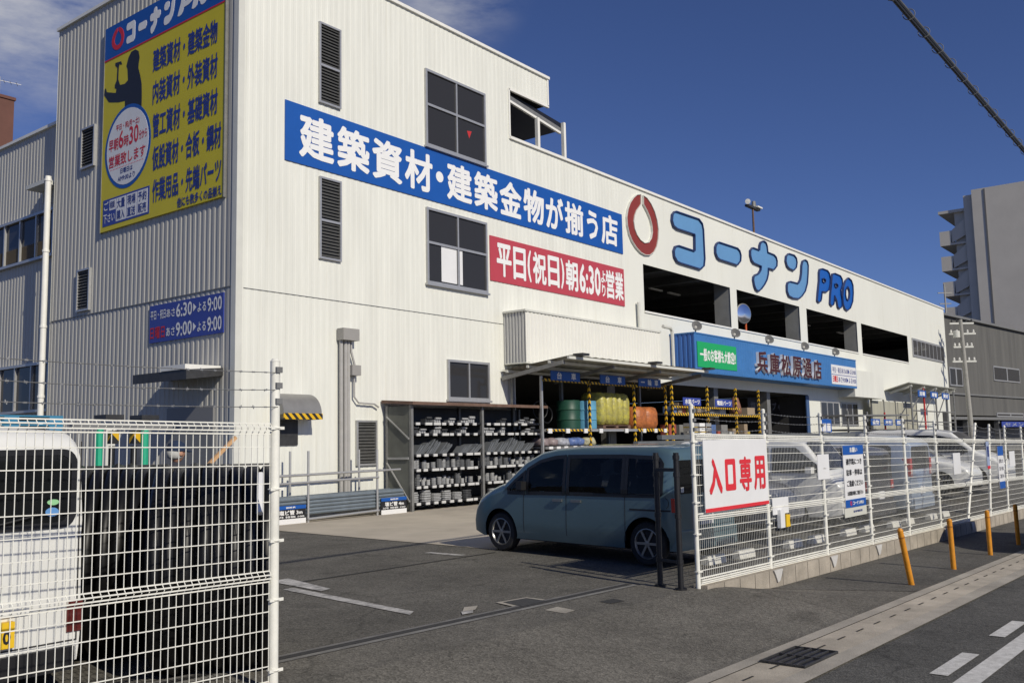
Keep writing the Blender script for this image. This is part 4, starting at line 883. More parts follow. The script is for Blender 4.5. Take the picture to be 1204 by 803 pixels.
# second rack deeper under the blue fascia
rb = thing('striped_rack', (36, 17.2, .05), 'striped shelving deeper under the blue fascia', 'rack')
for x in (31.9, 34.9, 37.6, 40.0): o = MB(); o.box(x-.04, x+.04, 17.15, 17.23, .05, 3.9); o.build('post', HAZ, rb)
for z in (1.9, 2.78):
    o = MB(); o.box(31.9, 40.0, 17.2, 17.9, z-.06, z); o.build('deck', GREYM, rb); o = MB(); o.box(31.9, 40.0, 17.14, 17.19, z-.1, z); o.build('striped_edge', HAZ, rb)
o = MB(); o.box(31.9, 38.0, 17.14, 17.18, 2.98, 3.04); o.build('striped_rail', HAZ, rb)
FR2 = Fr((0, 17.1, 0), (1, 0, 0), (0, 0, 1), (0, -1, 0))
for x0, x1, s_, lab in ((32.6, 34.1, '水道パーツ', 'dark blue parts sign on the shaded rack, left one'), (35.4, 37.0, '電設パーツ', 'dark blue parts sign on the shaded rack, right one')):
    t = board('parts_sign', FR2, x0, x1, 3.08, 3.38, SIGNNAVY, lab, n0=0, n1=.02); text(t, s_, FR2, x0+.15, x1-.1, 3.13, 3.33, .024, INKW, .03)
o = MB(); o.lathe((38.2, 17.5, 2.79), (0,0,1), [(.1, 0), (.26, .04), (.27, .2), (.22, .45), (.15, .7), (.05, .8)], 14); tag(o.build('hanging_bag', mat('salmon_bag', (0.22, 0.10, 0.065), 0.7, 0, 0.2, 6), None, smooth='all'), 'tall salmon coloured sack standing on the shaded rack', 'sack')
o = MB(); o.box(39.0, 39.8, 17.3, 17.7, 2.79, 3.1); tag(o.build('carton', mat('carton_brown', (0.32, 0.25, 0.17), 0.8), None), 'brown carton on the right end of shaded rack', 'carton')
b = MB(); FR3 = Fr((0, 19.5, 0), (1, 0, 0), (0, 0, 1), (0, -1, 0)); t = board('pipe_sign', FR3, 44.0, 49.0, 3.0, 3.8, BLACK, 'faint dark sign with pale lettering inside the entrance', n0=0, n1=.02); text(t, '塩ビパイプ 4m', FR3, 44.3, 48.6, 3.2, 3.6, .024, mat('faint_lettering', (0.16, 0.17, 0.2), 0.8), .02)
for i in range(9):
    x = 32.2+(i % 3)*.55; z = .2+(i//3)*.75
    o = MB()
    for k in range(4): o.box(x, x+.45, 16.5, 16.9, z+k*.18, z+k*.18+.13)
    tag(o.build('block_stack', INKW if i % 2 else FIT, None), ['lowest', 'middle', 'upper'][i//3]+' pile of white blocks, %s column beside the striped post' % ['left', 'centre', 'right'][i % 3], 'blocks', 'white blocks by the striped post')
rn2 = random.Random(11)
CC = [(0.30, 0.23, 0.15), (0.42, 0.42, 0.40), (0.08, 0.14, 0.30), (0.35, 0.08, 0.05), (0.20, 0.20, 0.19), (0.45, 0.33, 0.06)]; CN = ['brown', 'pale grey', 'blue', 'red', 'dark grey', 'ochre']
for lv, z in enumerate((1.9, 2.78)):
    x = 32.1
    while x < (39.6 if lv == 0 else 37.3):
        k = rn2.randrange(6); w_ = rn2.uniform(.25, .6); h_ = rn2.uniform(.15, .5); y_ = 17.3+rn2.uniform(0, .2); o = MB(); o.box(x, x+w_, y_, y_+.4, z, z+h_); o.box(x+w_*.4, x+w_*.6, y_-.003, y_, z+h_*.15, z+h_*.8)
        tag(o.build('stock_box', mat('box_'+CN[k].replace(' ', '_'), CC[k], 0.75, 0, 0.2, 9), None), '%s taped box on the %s deck of the shaded rack' % (CN[k], ('lower', 'upper')[lv]), 'box', '%s boxes on the %s deck of the shaded rack' % (CN[k], ('lower', 'upper')[lv])); x += w_+rn2.uniform(.03, .3)
# long grey steel lengths on a stand in the lot
lr = thing('steel_rack', (29, 12, .05), 'long stand of grey steel lengths behind the white fence', 'rack')
for x in (21.0, 25.5, 30.0, 34.5): o = MB(); o.box(x-.05, x+.05, 11.7, 12.4, .05, 1.6); o.build('trestle', DARKM, lr)
o = MB()
for i in range(7): o.box(20.0+i*.3, 37.0-i*.2, 11.75+(i % 4)*.17, 11.88+(i % 4)*.17, 1.6+(i//4)*.15, 1.72+(i//4)*.15)
o.build('steel_lengths', mat('steel_lengths', (0.17, 0.18, 0.18), 0.5, 0.3, 0.2, 4), lr)
# right hand canopy, scaffold racks and signs
rc = thing('display_canopy', (64.5, 16, 4.6), 'small pale canopy on scaffolding near the right end of store', 'canopy')
o = MB(); o.hexa([(61.4,17.9,4.58),(73.4,17.9,4.58),(73.4,16.4,5.0),(61.4,16.4,5.0),(61.4,17.9,4.64),(73.4,17.9,4.64),(73.4,16.4,5.06),(61.4,16.4,5.06)]); o.build('roof_sheet', MATS['canopy_sheet'], rc)
for x in (62, 65, 68, 71, 73):
    o = MB(); o.beam((x, 17.8, 4.46), (x, 16.4, 4.86), .1, .14); o.build('bracket', TRIM, rc)
    o = MB(); o.cyl((x, 16.5, .05), (x, 16.5, 4.85), .06, n=8); o.build('post', REDP if x == 65 else GREYM, rc)
o = MB()
for a, b_ in (((62, 16.5, 3.4), (65, 16.5, 4.7)), ((68, 16.5, 4.7), (65, 16.5, 3.2)), ((68, 16.5, 2.8), (71, 16.5, 4.7))): o.cyl(a, b_, .04, n=6)
for z in (2.6, 3.3): o.cyl((62, 16.5, z), (73, 16.5, z), .045, n=6)
o.build('brace', GREYM, rc)
FR4 = Fr((0, 16.4, 0), (1, 0, 0), (0, 0, 1), (0, -1, 0))
for i, x in enumerate((63.2, 66.2, 69.2)):
    t = board('rack_sign', FR4, x, x+1.9, 4.2, 4.62, SIGNBLUE, ('left', 'middle', 'right')[i]+' small blue sign under the display canopy', n0=0, n1=.03); o = MB(); add_text(o, ('足場', '単管', '資材')[i], FR4, x+.3, x+1.6, 4.27, 4.55, .034, .04); o.build('lettering', INKW, t, fix=False)
sr = thing('scaffold_rack', (52, 15.5, .05), 'outdoor scaffold rack with blue signs beside the shop windows', 'rack')
for x in (46.5, 49.5, 52.5, 55.5): 
    o = MB(); o.cyl((x, 15.4, .05), (x, 15.4, 3.0), .05, n=6); o.build('post', REDP if x == 52.5 else GREYM, sr)
o = MB(); o.hexa([(45.5,15.2,2.72),(56.5,15.2,2.86),(56.5,16.6,2.86),(45.5,16.6,2.72),(45.5,15.2,2.8),(56.5,15.2,2.94),(56.5,16.6,2.94),(45.5,16.6,2.8)]); o.build('deck', GREYM, sr)
for z in (2.1, 1.6): o = MB(); o.box(46, 56, 15.3, 16.4, z-.08, z); o.build('deck', DARKM, sr)
FR5 = Fr((0, 15.15, 0), (1, 0, 0), (0, 0, 1), (0, -1, 0))
for i, x in enumerate((49.2, 51.4, 53.5)):
    t = board('rack_sign', FR5, x, x+1.5, 2.3, 2.62, SIGNBLUE, ('left', 'middle', 'right')[i]+' small blue sign on the outdoor scaffold rack', n0=0, n1=.03); text(t, ('金物', '木材', '鋼材')[i], FR5, x+.2, x+1.3, 2.35, 2.57, .034, INKW, .04)
t = board('poster_board', Fr((0, 15.0, 0), (1, 0, 0), (0, 0, 1), (0, -1, 0)), 41.6, 42.9, 1.95, 2.55, SIGNBLUE, 'small blue and white poster board beside the entrance', n0=0, n1=.03)
o = MB(); slab(o, Fr((0, 15.0, 0), (1, 0, 0), (0, 0, 1), (0, -1, 0)), 41.75, 42.2, 2.0, 2.35, .03, .036); slab(o, Fr((0, 15.0, 0), (1, 0, 0), (0, 0, 1), (0, -1, 0)), 42.3, 42.75, 2.0, 2.35, .03, .036); o.build('paper', SIGNW, t)
wp = thing('windbreak_panel', (59.5, 17.4, .05), 'dusty translucent windbreak panels by the scaffold rack', 'panel')
for i in range(4): o = MB(); o.box(56.9+i*2.4, 59.2+i*2.4, 17.4, 17.44, .1, 3.85); o.build('sheet', TRANSL, wp)
for i in range(5): o = MB(); o.box(56.82+i*2.4, 56.9+i*2.4, 17.36, 17.46, .05, 3.95); o.build('upright', GREYM, wp)

# ------------------------------------------------------------------ fences
def vbend(zs):  # profile of one wire panel: (z, out)
    return zs
def panel(parent, s0, s1, z0, z1, zm, hs, slope=-.014, vp=.05, r=.0028, rv_=.0022, bead=1.5):
    o = MB(); q = r*2
    def P(s_, z, n): p = FP+DV*s_-NV*n; return (p.x, p.y, z+slope*s_)
    prof = [(z0, 0), (z0+.035, .028), (z0+.07, 0), (zm-.04, 0), (zm, .032), (zm+.04, 0), (z1-.07, 0), (z1-.035, .032), (z1, 0)]
    n = int(round((s1-s0)/vp))
    for i in range(n+1):
        s_ = s0+(s1-s0)*i/n
        pts = [P(s_, z, b_) for z, b_ in prof]
        for a, b_ in zip(pts[:-1], pts[1:]): o.beam(a, b_, rv_*2, rv_*2, up=NV)
    for z in hs: o.beam(P(s0, z, .004), P(s1, z, .004), q*1.1, q*1.1)
    for zc, e in ((z0+.035, .028), (zm, .032), (z1-.035, .032)):
        for dz, n_ in ((-.036, .004), (-.014, e*.7), (.012, e), (.036, .004)): o.beam(P(s0, zc+dz, n_), P(s1, zc+dz, n_), q*bead, q*bead)
    return o.build('mesh_panel', FENCE, parent, fix=False)
def barbed(parent, posts, zr, sag):
    o = MB(); rn = random.Random(int(zr*100))
    for a, b_ in zip(posts[:-1], posts[1:]):
        A = FP+DV*a[0]+Vector((0,0,a[1]+zr)); B = FP+DV*b_[0]+Vector((0,0,b_[1]+zr)); n = 14; sg_ = sag*rn.uniform(.4, 1.6); pts = []
        for i in range(n+1): f = i/n; pts.append(A.lerp(B, f)+Vector((0,0,-sg_*4*f*(1-f)))+NV*.03*rn.uniform(-.15, .15)-NV*.03)
        o.tube(pts, .0028, 4)
        L = (B-A).length; m = int(L/.1)
        for i in range(1, m):
            f = i/m; c = A.lerp(B, f)+Vector((0,0,-sg_*4*f*(1-f)))-NV*.03
            d1 = Vector((rn.uniform(-.6, .6), rn.uniform(-1, 1), rn.uniform(-1, 1))).normalized()*.014
            o.beam(c-d1, c+d1, .004); o.beam(c-DV*.010, c+DV*.010, .009)
    return o.build('barbed_wire', mat('galvanised_wire', (0.30, 0.30, 0.29), 0.5, 0.6), parent, fix=False)
def fpost(parent, s_, z0, z1, lean=0.0, r=.028):
    a = FP+DV*s_+Vector((0,0,z0)); b_ = FP+DV*(s_+lean)+Vector((0,0,z1)); o = MB(); o.cyl(a, b_, r, n=12); o.cyl(b_, b_+Vector((0,0,.02)), r*1.08, r*.6, n=12); p = o.build('post', FENCE, parent, smooth=True)
    for f in (.1, .3, .47, .62, .8):
        o = MB(); c = a.lerp(b_, f); o.beam(c-DV*.055-NV*.03, c+DV*.055-NV*.03, .012, .02); o.torus(c, (0,0,1), r+.006, .006, 12, 5); o.build('clip', FENCE, p)
    for zz in (z1-.06, z1-.17, z1-.28):
        o = MB(); c = a.lerp(b_, (zz-z0)/(z1-z0)); o.box(c.x-.02, c.x+.03, c.y-.045, c.y-.028, c.z-.02, c.z+.02); o.build('wire_clip', GREYM, p)
    return p
lf = thing('mesh_fence', FP+DV*-6+Vector((0,0,.05)), 'white wire mesh fence with barbed wire in the left foreground', 'fence')
for s_ in (-5.95, -7.95, -9.95): fpost(lf, s_, .0, 2.34 if s_ < -7 else 2.33, r=.034)
HS = [.20, .33, .46, .59]; HU = [.95, 1.08, 1.21, 1.34, 1.47, 1.60]
for a, b_ in ((-7.92, -5.99), (-9.92, -7.98)): panel(lf, a, b_, .01, 1.81, .775-.0, [.18, .30, .42, .54, .66]+[.90, 1.025, 1.15, 1.275, 1.40, 1.525, 1.65])
for z in (2.03, 2.15, 2.27): barbed(lf, [(-9.95, .0), (-7.95, .0), (-5.95, 0)], z-.02, .012)
rf = thing('mesh_fence', FP+DV*8, 'long white wire mesh fence on concrete kerb along the pavement', 'fence')
PS = [(0, 0), (1.98, 0), (3.97, 0), (5.93, 0), (7.92, 0), (9.92, 0), (11.9, 1.25), (13.9, .5), (15.7, .25), (17.7, .1), (19.7, 0), (21.7, 0), (23.7, 0)]
for s_, ln in PS: fpost(rf, s_, -.014*s_-.02, -.014*s_+2.13, ln)
for (a, la), (b_, lb) in zip(PS[:-1], PS[1:]):
    panel(rf, a+.035, b_-.035, .045, 1.79, .82, [.20, .32, .44, .56, .68]+[.95, 1.07, 1.19, 1.31, 1.43, 1.55, 1.66], vp=.05 if a < 8 else .1, r=.0033, rv_=.0015 if a < 3 else .0012, bead=2.3)
for z in (1.87, 1.98, 2.09): barbed(rf, [(s_+ln*.9, -.014*s_) for s_, ln in PS], z, .045)
FN = Fr(FP, DV, (0, 0, 1), -NV)
t = board('entrance_sign', FN, .17, 1.93, .86, 1.72, SIGNW, 'white entrance only board with red lettering on fence', n0=.035, n1=.045)
o = MB(); slab(o, FN, .17, 1.93, .86, .905, .045, .049); o.build('red_strip', mat('sign_bright_red', (0.66, 0.03, 0.04), 0.5), t)
o = MB()
for i, ch in enumerate('入口専用'):
    u = .30+i*.41
    if ch == '口': o.prism(rrect(u, u+.28, 1.09, 1.48, .03), [rrect(u+.07, u+.21, 1.17, 1.41, .015)], FN, .045, .049)
    else: add_text(o, ch, FN, u-.02, u+.32, 1.06, 1.50, .049, .055 if ch == '入' else .03)
o.build('lettering', MATS['sign_bright_red'], t, fix=False)
t = board('notice_board', FN, 4.72, 5.62, .62, 1.585, SIGNW, 'blue topped request notice hung on the fence', 'notice', n0=.035, n1=.045)
o = MB(); slab(o, FN, 4.72, 5.62, 1.44, 1.588, .045, .049); o.build('header', SIGNBLUE, t); o = MB(); slab(o, FN, 4.72, 5.62, .618, .74, .045, .049); o.build('footer', SIGNBLUE, t)
texts(t, [('お願い', 5.0, 5.34, 1.475, 1.555), ('コーナンPRO', 5.02, 5.5, .65, .71)], FN, .052, INKW, .03)
o = MB(); o.prism([(4.94+(x-31.4)*.03, .68+(z-10.1)*.03) for x, z in EMB], [], FN, .049, .053); o.build('emblem', INKR, t)
texts(t, [('通学路につき', 4.82, 5.52, 1.28, 1.38), ('駐車・停車は', 4.82, 5.52, 1.11, 1.21), ('ご遠慮ください', 4.82, 5.54, .94, 1.04), ('お客様駐車場をご利用下さい', 4.82, 5.52, .80, .87)], FN, .048, INKK, .02)
t = board('tag_board', FN, 4.68, 5.66, .47, .61, mat('dusty_card', (0.55, 0.55, 0.48), 0.7), 'dusty blank card strip hanging below the blue notice', 'card', n0=.032, n1=.038); text(t, '駐車場管理', FN, 5.05, 5.45, .53, .565, .042, INKB, .01)
for u0, u1, v0, v1, lab in ((3.70, 4.15, 1.1, 1.47, 'blank white card on fence left of the blue notice'), (11.0, 11.55, .9, 1.34, 'blank white card on fence beside the leaning post'), (16.1, 16.7, .9, 1.28, 'blank white card near the far end of the fence'), (2.06, 2.58, .70, .92, 'small pale plate on fence near the entrance board')):
    o = MB(); slab(o, FN, u0, u1, v0, v1, .03, .036); tag(o.build('fence_card', SIGNW, None), lab, 'card', 'blank cards on the fence')
t = board('notice_board', FN, 14.85, 15.4, .42, 1.42, SIGNW, 'second blue and white notice farther along the fence', 'notice', n0=.035, n1=.045)
o = MB(); slab(o, FN, 14.85, 15.4, 1.2, 1.425, .045, .049); o.build('header', SIGNBLUE, t); o = MB(); slab(o, FN, 14.85, 15.4, .415, .58, .045, .049); o.build('footer', SIGNBLUE, t)
texts(t, [('通学路につき', 14.92, 15.34, 1.02, 1.12), ('駐車・停車は', 14.92, 15.34, .84, .94), ('ご遠慮下さい', 14.92, 15.34, .66, .76)], FN, .048, mat('grey_lettering', (0.3, 0.3, 0.32), 0.6), .02)
t = board('narrow_sign', FN, 13.8, 14.05, .95, 1.55, mat('narrow_sign_blue', (0.30, 0.36, 0.5), 0.5), 'narrow blue and white strip sign on the far fence', n0=.035, n1=.045); o = MB(); slab(o, FN, 13.8, 14.05, .92, .99, .045, .049); o.build('red_foot', INKR, t); text(t, '防犯', FN, 13.84, 14.01, 1.2, 1.45, .05, INKB, .03)
t = thing('padlock_box', W(2.35, -.03, .55), 'small box with yellow tag fixed to the fence post', 'lock box'); o = MB(); slab(o, FN, 2.2, 2.34, .52, .76, .03, .08); o.build('box', SIGNW, t); o = MB(); o.prism([(2.40, .52), (2.54, .52), (2.52, .6), (2.54, .68), (2.41, .69)], [], FN, .03, .07); o.build('yellow_tag', YELLOW, t)
# black gate posts
gp = thing('gate_post_frame', W(-.18, .27), 'pair of black gate posts joined by bars at entrance', 'gate')
A = Vector((9.97, 5.62, 0)); B = Vector((9.86, 5.29, 0))
for c in (A, B):
    o = MB(); o.cyl(c, c+Vector((0,0,1.58)), .033, n=12); p = o.build('post', BLACK, gp, smooth=True)
    for z in (.3, .82, 1.3, 1.5): o = MB(); o.cyl(c+Vector((0,0,z)), c+Vector((0,0,z+.05)), .041, n=12); o.build('collar', BLACK, p)
    o = MB(); o.cyl(c, c+Vector((0,0,.03)), .07, n=12); o.build('foot', BLACK, p)
o = MB(); o.beam(A+Vector((0,0,1.38)), B+Vector((0,0,1.38)), .04); o.beam(A+Vector((0,0,.32)), B+Vector((0,0,.32)), .03); o.build('tie_bar', BLACK, gp)
# yellow bollards
for i, (s_, t_, ls, lt, lab) in enumerate(((3.12, -1.45, -.19, .05, 'orange bollard on the pavement leaning most, nearest the gutter grate'), (5.13, -1.45, -.06, 0, 'second orange bollard along the pavement'), (7.45, -1.43, -.03, 0, 'third orange bollard, standing in the dark shadow'), (9.53, -1.44, -.05, 0, 'farthest orange bollard beside the grey parked van'))):
    b0 = W(s_, t_); b1 = b0+DV*ls+NV*lt+Vector((0,0,.73)); t = thing('bollard', b0, lab, 'bollard', 'orange bollards on the pavement')
    o = MB(); o.cyl(b0-Vector((0,0,.03)), b1, .038, n=14); d_ = (b1-b0).normalized(); o.cyl(b1, b1+d_*.025, .038, .02, n=14); o.build('post', ORANGE, t, smooth=True)
    o = MB(); c = b0.lerp(b1, .86); o.cyl(c, c+d_*.02, .041, n=14); o.build('band', mat('bollard_band', (0.35, 0.13, 0.01), 0.6), t)
# wheel stops
for i, (s_, t_) in enumerate(((2.3, 1.0), (3.2, .97), (5.0, .97), (6.0, .97), (7.6, 1.0), (8.6, 1.0), (9.9, .9), (10.8, .9), (12.5, .9), (13.5, .9))):
    o = MB(); a = W(s_-.26, t_); c = W(s_+.26, t_)
    for k in range(1):
        P = []
        for q in (a, c): P += [q-NV*.07, q+NV*.07, q+NV*.045+Vector((0,0,.12)), q-NV*.045+Vector((0,0,.12))]
        o.add(P, [(0,1,2,3),(7,6,5,4),(0,4,5,1),(1,5,6,2),(2,6,7,3),(3,7,4,0)])
    tag(o.build('wheel_stop', mat('wheel_stop_paint', (0.62, 0.61, 0.55), 0.8, 0, 0.15, 6), None), 'pale concrete wheel stop on the lot behind the fence', 'wheel stop', 'wheel stops behind the fence')

# ------------------------------------------------------------------ vehicles
def lerp_prof(prof, x):
    for (a, b_), (c, d_) in zip(prof[:-1], prof[1:]):
        if x <= c: return b_+(d_-b_)*(x-a)/(c-a) if c > a else d_
    return prof[-1][1]
def vehicle(name, label, S, paint, group=None):
    """x forward from rear bumper (0) to nose (L); y left; z up."""
    L, Wd, H, belt, zb = S['L'], S['W'], S['H'], S['belt'], S['zb']; wr = S['wr']; prof = S['prof']; xs_w = S['wheels']; tum = S.get('tum', .115)
    t = thing(name, (0,0,0), label, 'vehicle', group, world=False); t['category'] = S.get('cat', 'car')
    def tap(x):
        q = 1.0
        if x > L-.7: q = 1-.16*((x-L+.7)/.7)**2
        if x < .25: q = 1-S.get('rt', .06)*((.25-x)/.25)**2
        return q
    def wy(x, z):
        f = 1.0
        if z < .45: f = 1-.05*((.45-z)/.3)**1.5
        if z > belt: f = 1-tum*((z-belt)/(H-belt))**1.15
        elif z > .45: f = 1-.012*((z-.45)/(belt-.45))**2*1.0
        return Wd/2*tap(x)*f
    see = S.get('see'); n = int(L/(.035 if see else .06)); K = 30 if see else 16; secs = []
    for i in range(n+1):
        x = L*i/n; zt = lerp_prof(prof, x); z0 = zb+.0
        if x < .18: z0 += .05*(1-x/.18)
        if x > L-.25: z0 += .06*((x-L+.25)/.25)
        r_ = min(S.get('rc', .10), (zt-z0)*.2); sec = [(0, z0), (wy(x, z0)*.8, z0)]
        for k in range(K+1): z = z0+.02+(zt-r_-z0-.02)*k/K; sec.append((wy(x, z), z))
        w0 = wy(x, zt-r_)
        for a in (30, 60, 85): sec.append((w0-r_*(1-math.cos(R(a))), zt-r_+r_*math.sin(R(a))))
        for k in (1, 2): sec.append(((w0-r_)*(1-k/3), zt+.012*k))
        sec.append((0, zt+.03)); secs.append((x, sec))
    m = len(secs[0][1]); o = MB(); V = []
    for x, sec in secs:
        V += [[x, y, z] for y, z in sec]+[[x, -y, z] for y, z in sec[1:-1]]
    per = 2*m-2
    def ring(i): return [i*per+k for k in range(m)]+[i*per+m+k for k in range(m-3, -1, -1)]
    ra_ = wr+.065; F = []
    for i in range(n):
        A, B = ring(i), ring(i+1); q = len(A)
        for k in range(q):
            f = (A[k], A[(k+1) % q], B[(k+1) % q], B[k]); cx = sum(V[j][0] for j in f)/4; cz = sum(V[j][2] for j in f)/4; cy = sum(abs(V[j][1]) for j in f)/4
            if see and cy > Wd*.3 and cz > .9:
                hole = False
                for cols in S['windows']:
                    if cols[0][0]+.05 < cx < cols[-1][0]-.05:
                        for (xa, p0, q0), (xb, p1, q1) in zip(cols[:-1], cols[1:]):
                            if xa <= cx <= xb:
                                ff = (cx-xa)/(xb-xa); hole = p0+(p1-p0)*ff+.045 < cz < q0+(q1-q0)*ff-.045
                if hole: continue
            if any((cx-w_)**2+(cz-wr)**2 < ra_**2 for w_ in xs_w) and cy > Wd*.3: continue
            F.append(f)
    used = set(j for f in F for j in f)
    for j in used:
        v = V[j]
        if abs(v[1]) > Wd*.33:
            for w_ in xs_w:
                d_ = math.hypot(v[0]-w_, v[2]-wr)
                if d_ < ra_+.045 and v[2] > zb+.03:
                    k = ra_/max(d_, 1e-3); v[0] = w_+(v[0]-w_)*k; v[2] = max(wr+(v[2]-wr)*k, zb+.02)
    F += [tuple(ring(0)), tuple(reversed(ring(n)))]
    o.add(V, F); body = o.build('body', paint, t, smooth='all'); 
    if hasattr(body.data, 'set_sharp_from_angle'): body.data.set_sharp_from_angle(angle=R(50))
    o = MB(); o.box(.15, L-.2, -Wd/2+.24, Wd/2-.24, zb-.02, .72)
    for w_ in xs_w: o.box(w_-ra_, w_+ra_, -Wd/2+.2, Wd/2-.2, zb, wr+ra_-.02)
    o.build('underbody', PLASTIC, t)
    # wheels
    for w_ in xs_w:
        for sy in (1, -1):
            o = MB(); yo = sy*(Wd/2-.035); yi = sy*(Wd/2-.21); d_ = (0, sy, 0)
            o.lathe((w_, yi, wr), d_, [(wr*.66, 0), (wr*.93, 0), (wr, .03), (wr, .145), (wr*.93, .175), (wr*.70, .178), (wr*.66, .15)], 28); wh = o.build('wheel', TYRE, t, smooth=True)
            o = MB(); o.lathe((w_, yi, wr), d_, [(wr*.60, .10), (wr*.70, .176), (wr*.66, .178), (wr*.62, .16), (wr*.58, .11)], 28); o.lathe((w_, yi, wr), d_, [(.0, .172), (wr*.13, .17), (wr*.14, .13)], 14)
            for k in range(S.get('spokes', 6)):
                a = 2*PI*k/S.get('spokes', 6); p = Vector((w_, yi+sy*.155, wr)); e = Vector((math.cos(a), 0, math.sin(a))); o.beam(p+e*wr*.1, p+e*wr*.66, wr*.11, .03, up=(0,1,0))
            o.build('rim', S.get('rimm', RIM), wh, smooth=True)
            o = MB(); o.lathe((w_, yi, wr), d_, [(.0, .08), (wr*.62, .08)], 20); o.build('brake_disc', DARKM, wh)
    # side windows: columns (x, zlow, zhigh)
    def strip(cols, sy, off=.010, name='side_window', m=CARGLASS, par=t):
        xs = []; 
        for (a, p, q), (b_, r1, r2) in zip(cols[:-1], cols[1:]):
            k = max(1, int((b_-a)/.08))
            for i in range(k): f = i/k; xs.append((a+(b_-a)*f, p+(r1-p)*f, q+(r2-q)*f))
        xs.append(cols[-1]); o = MB(); P = []
        for x, a, b_ in xs:
            for f in range(7): z = a+(b_-a)*f/6; P.append((x, sy*(wy(x, z)+off), z))
        o.add(P, [(7*i+j, 7*i+j+1, 7*i+7+j+1, 7*i+7+j) for i in range(len(xs)-1) for j in range(6)]); return o.build(name, m, par, fix=False)
    for wi, cols in enumerate(S['windows']):
        for sy in (1, -1):
            if not see: strip(cols, sy); continue
            x0_, x1_ = cols[0][0], cols[-1][0]
            def zz_(x):
                for (xa, p0, q0), (xb, p1, q1) in zip(cols[:-1], cols[1:]):
                    if xa <= x <= xb: ff = (x-xa)/(xb-xa); return p0+(p1-p0)*ff, q0+(q1-q0)*ff
                return cols[-1][1], cols[-1][2]
            bw = .055; xs_ = arange(x0_, x1_, .05)
            gp_ = strip([(x, zz_(x)[0]+bw-.002, zz_(x)[1]-bw+.002) for x in arange(x0_+bw, x1_-bw, .05) if zz_(x)[1]-zz_(x)[0] > 2*bw+.02], sy, .006, 'side_window', CLEARG if wi >= 2 else PRIVG)
            fb = []
            fb.append([(x, zz_(x)[0], min(zz_(x)[0]+bw, zz_(x)[1])) for x in xs_]); fb.append([(x, max(zz_(x)[1]-bw, zz_(x)[0]), zz_(x)[1]) for x in xs_])
            fb.append([(x, zz_(x)[0]+.01, zz_(x)[1]-.01) for x in arange(x0_, x0_+bw, .02)]); fb.append([(x, zz_(x)[0]+.01, zz_(x)[1]-.01) for x in arange(x1_-bw, x1_, .02)])
            for q_, c_ in enumerate(fb): strip(c_, sy, .010+.0006*q_, 'window_seal', BLACK, gp_)
    if see:
        for sx, yy in ((1.05, .36), (1.05, -.36), (2.0, .36), (2.0, -.36)):
            o = MB(); o.prism(rrect(-.24, .24, .62, .74, .05), [], Fr((sx+.15, yy, 0), (1, 0, 0), (0, 0, 1), (0, 1, 0)), -.24, .24)
            o.hexa([(sx-.20,yy-.23,.7),(sx-.04,yy-.23,.7),(sx-.04,yy+.23,.7),(sx-.20,yy+.23,.7),(sx-.30,yy-.2,1.18),(sx-.20,yy-.2,1.18),(sx-.20,yy+.2,1.18),(sx-.30,yy+.2,1.18)])
            se = o.build('seat', mat('seat_cloth', (0.10, 0.10, 0.10), 0.9, 0, 0.15, 8), t); o = MB(); o.prism(rrect(-.13, .13, 1.2, 1.40, .05), [], Fr((sx-.27, yy, 0), (0, 1, 0), (0, 0, 1), (1, 0, 0)), -.05, .05); o.build('headrest', MATS['seat_cloth'], se)
        o = MB(); o.box(2.55, 3.1, -.66, .66, .6, .98); o.build('dashboard', PLASTIC, t); o = MB(); o.torus((2.45, -.36, 1.0), (.85, 0, .5), .18, .015, 20, 6); o.build('steering_wheel', PLASTIC, t)
        o = MB(); o.box(.2, 2.9, -.7, .7, .55, .6); o.build('cabin_floor', PLASTIC, t)
    for x in S.get('seams', []):
        for sy in (1, -1): strip([(x-.005, zb+.12, belt+.02), (x+.005, zb+.12, belt+.02)], sy, .003, 'door_seam', SEAM)
    for x0, x1, z in S.get('trims', []):
        for sy in (1, -1): strip([(x0, z-.012, z+.012), (x1, z-.012, z+.012)], sy, .004, 'side_trim', BLACK)
    for x, z in S.get('handles', []):
        for sy in (1, -1): o = MB(); y = sy*(wy(x, z)); o.box(x-.09, x+.09, y, y+sy*.03, z-.018, z+.018); o.build('door_handle', S.get('handlem', paint), t)
    # windscreen
    a, b_ = S['screen']; o = MB(); P = []; N_ = 8
    for i in range(N_+1):
        x = a+(b_-a)*i/N_; z = lerp_prof(prof, x); wv = wy(x, z)-.13
        for j in range(9): f = -1+2*j/8; P.append((x+.012, wv*f, z+.040-.012*abs(f)*2))
    o.add(P, [(9*i+j, 9*i+j+1, 9*i+10+j, 9*i+9+j) for i in range(N_) for j in range(8)]); o.build('windscreen', CARGLASS, t, fix=False, smooth='all')
    # rear window, plate, lamps
    FRR = Fr((0, 0, 0), (0, -1, 0), (0, 0, 1), (-1, 0, 0)); rw = S['rearwin']
    o = MB(); o.prism(rrect(-rw[0], rw[0], rw[1], rw[2], rw[3]), [], FRR, -.01, .008); o.build('rear_window', CARGLASS, t)
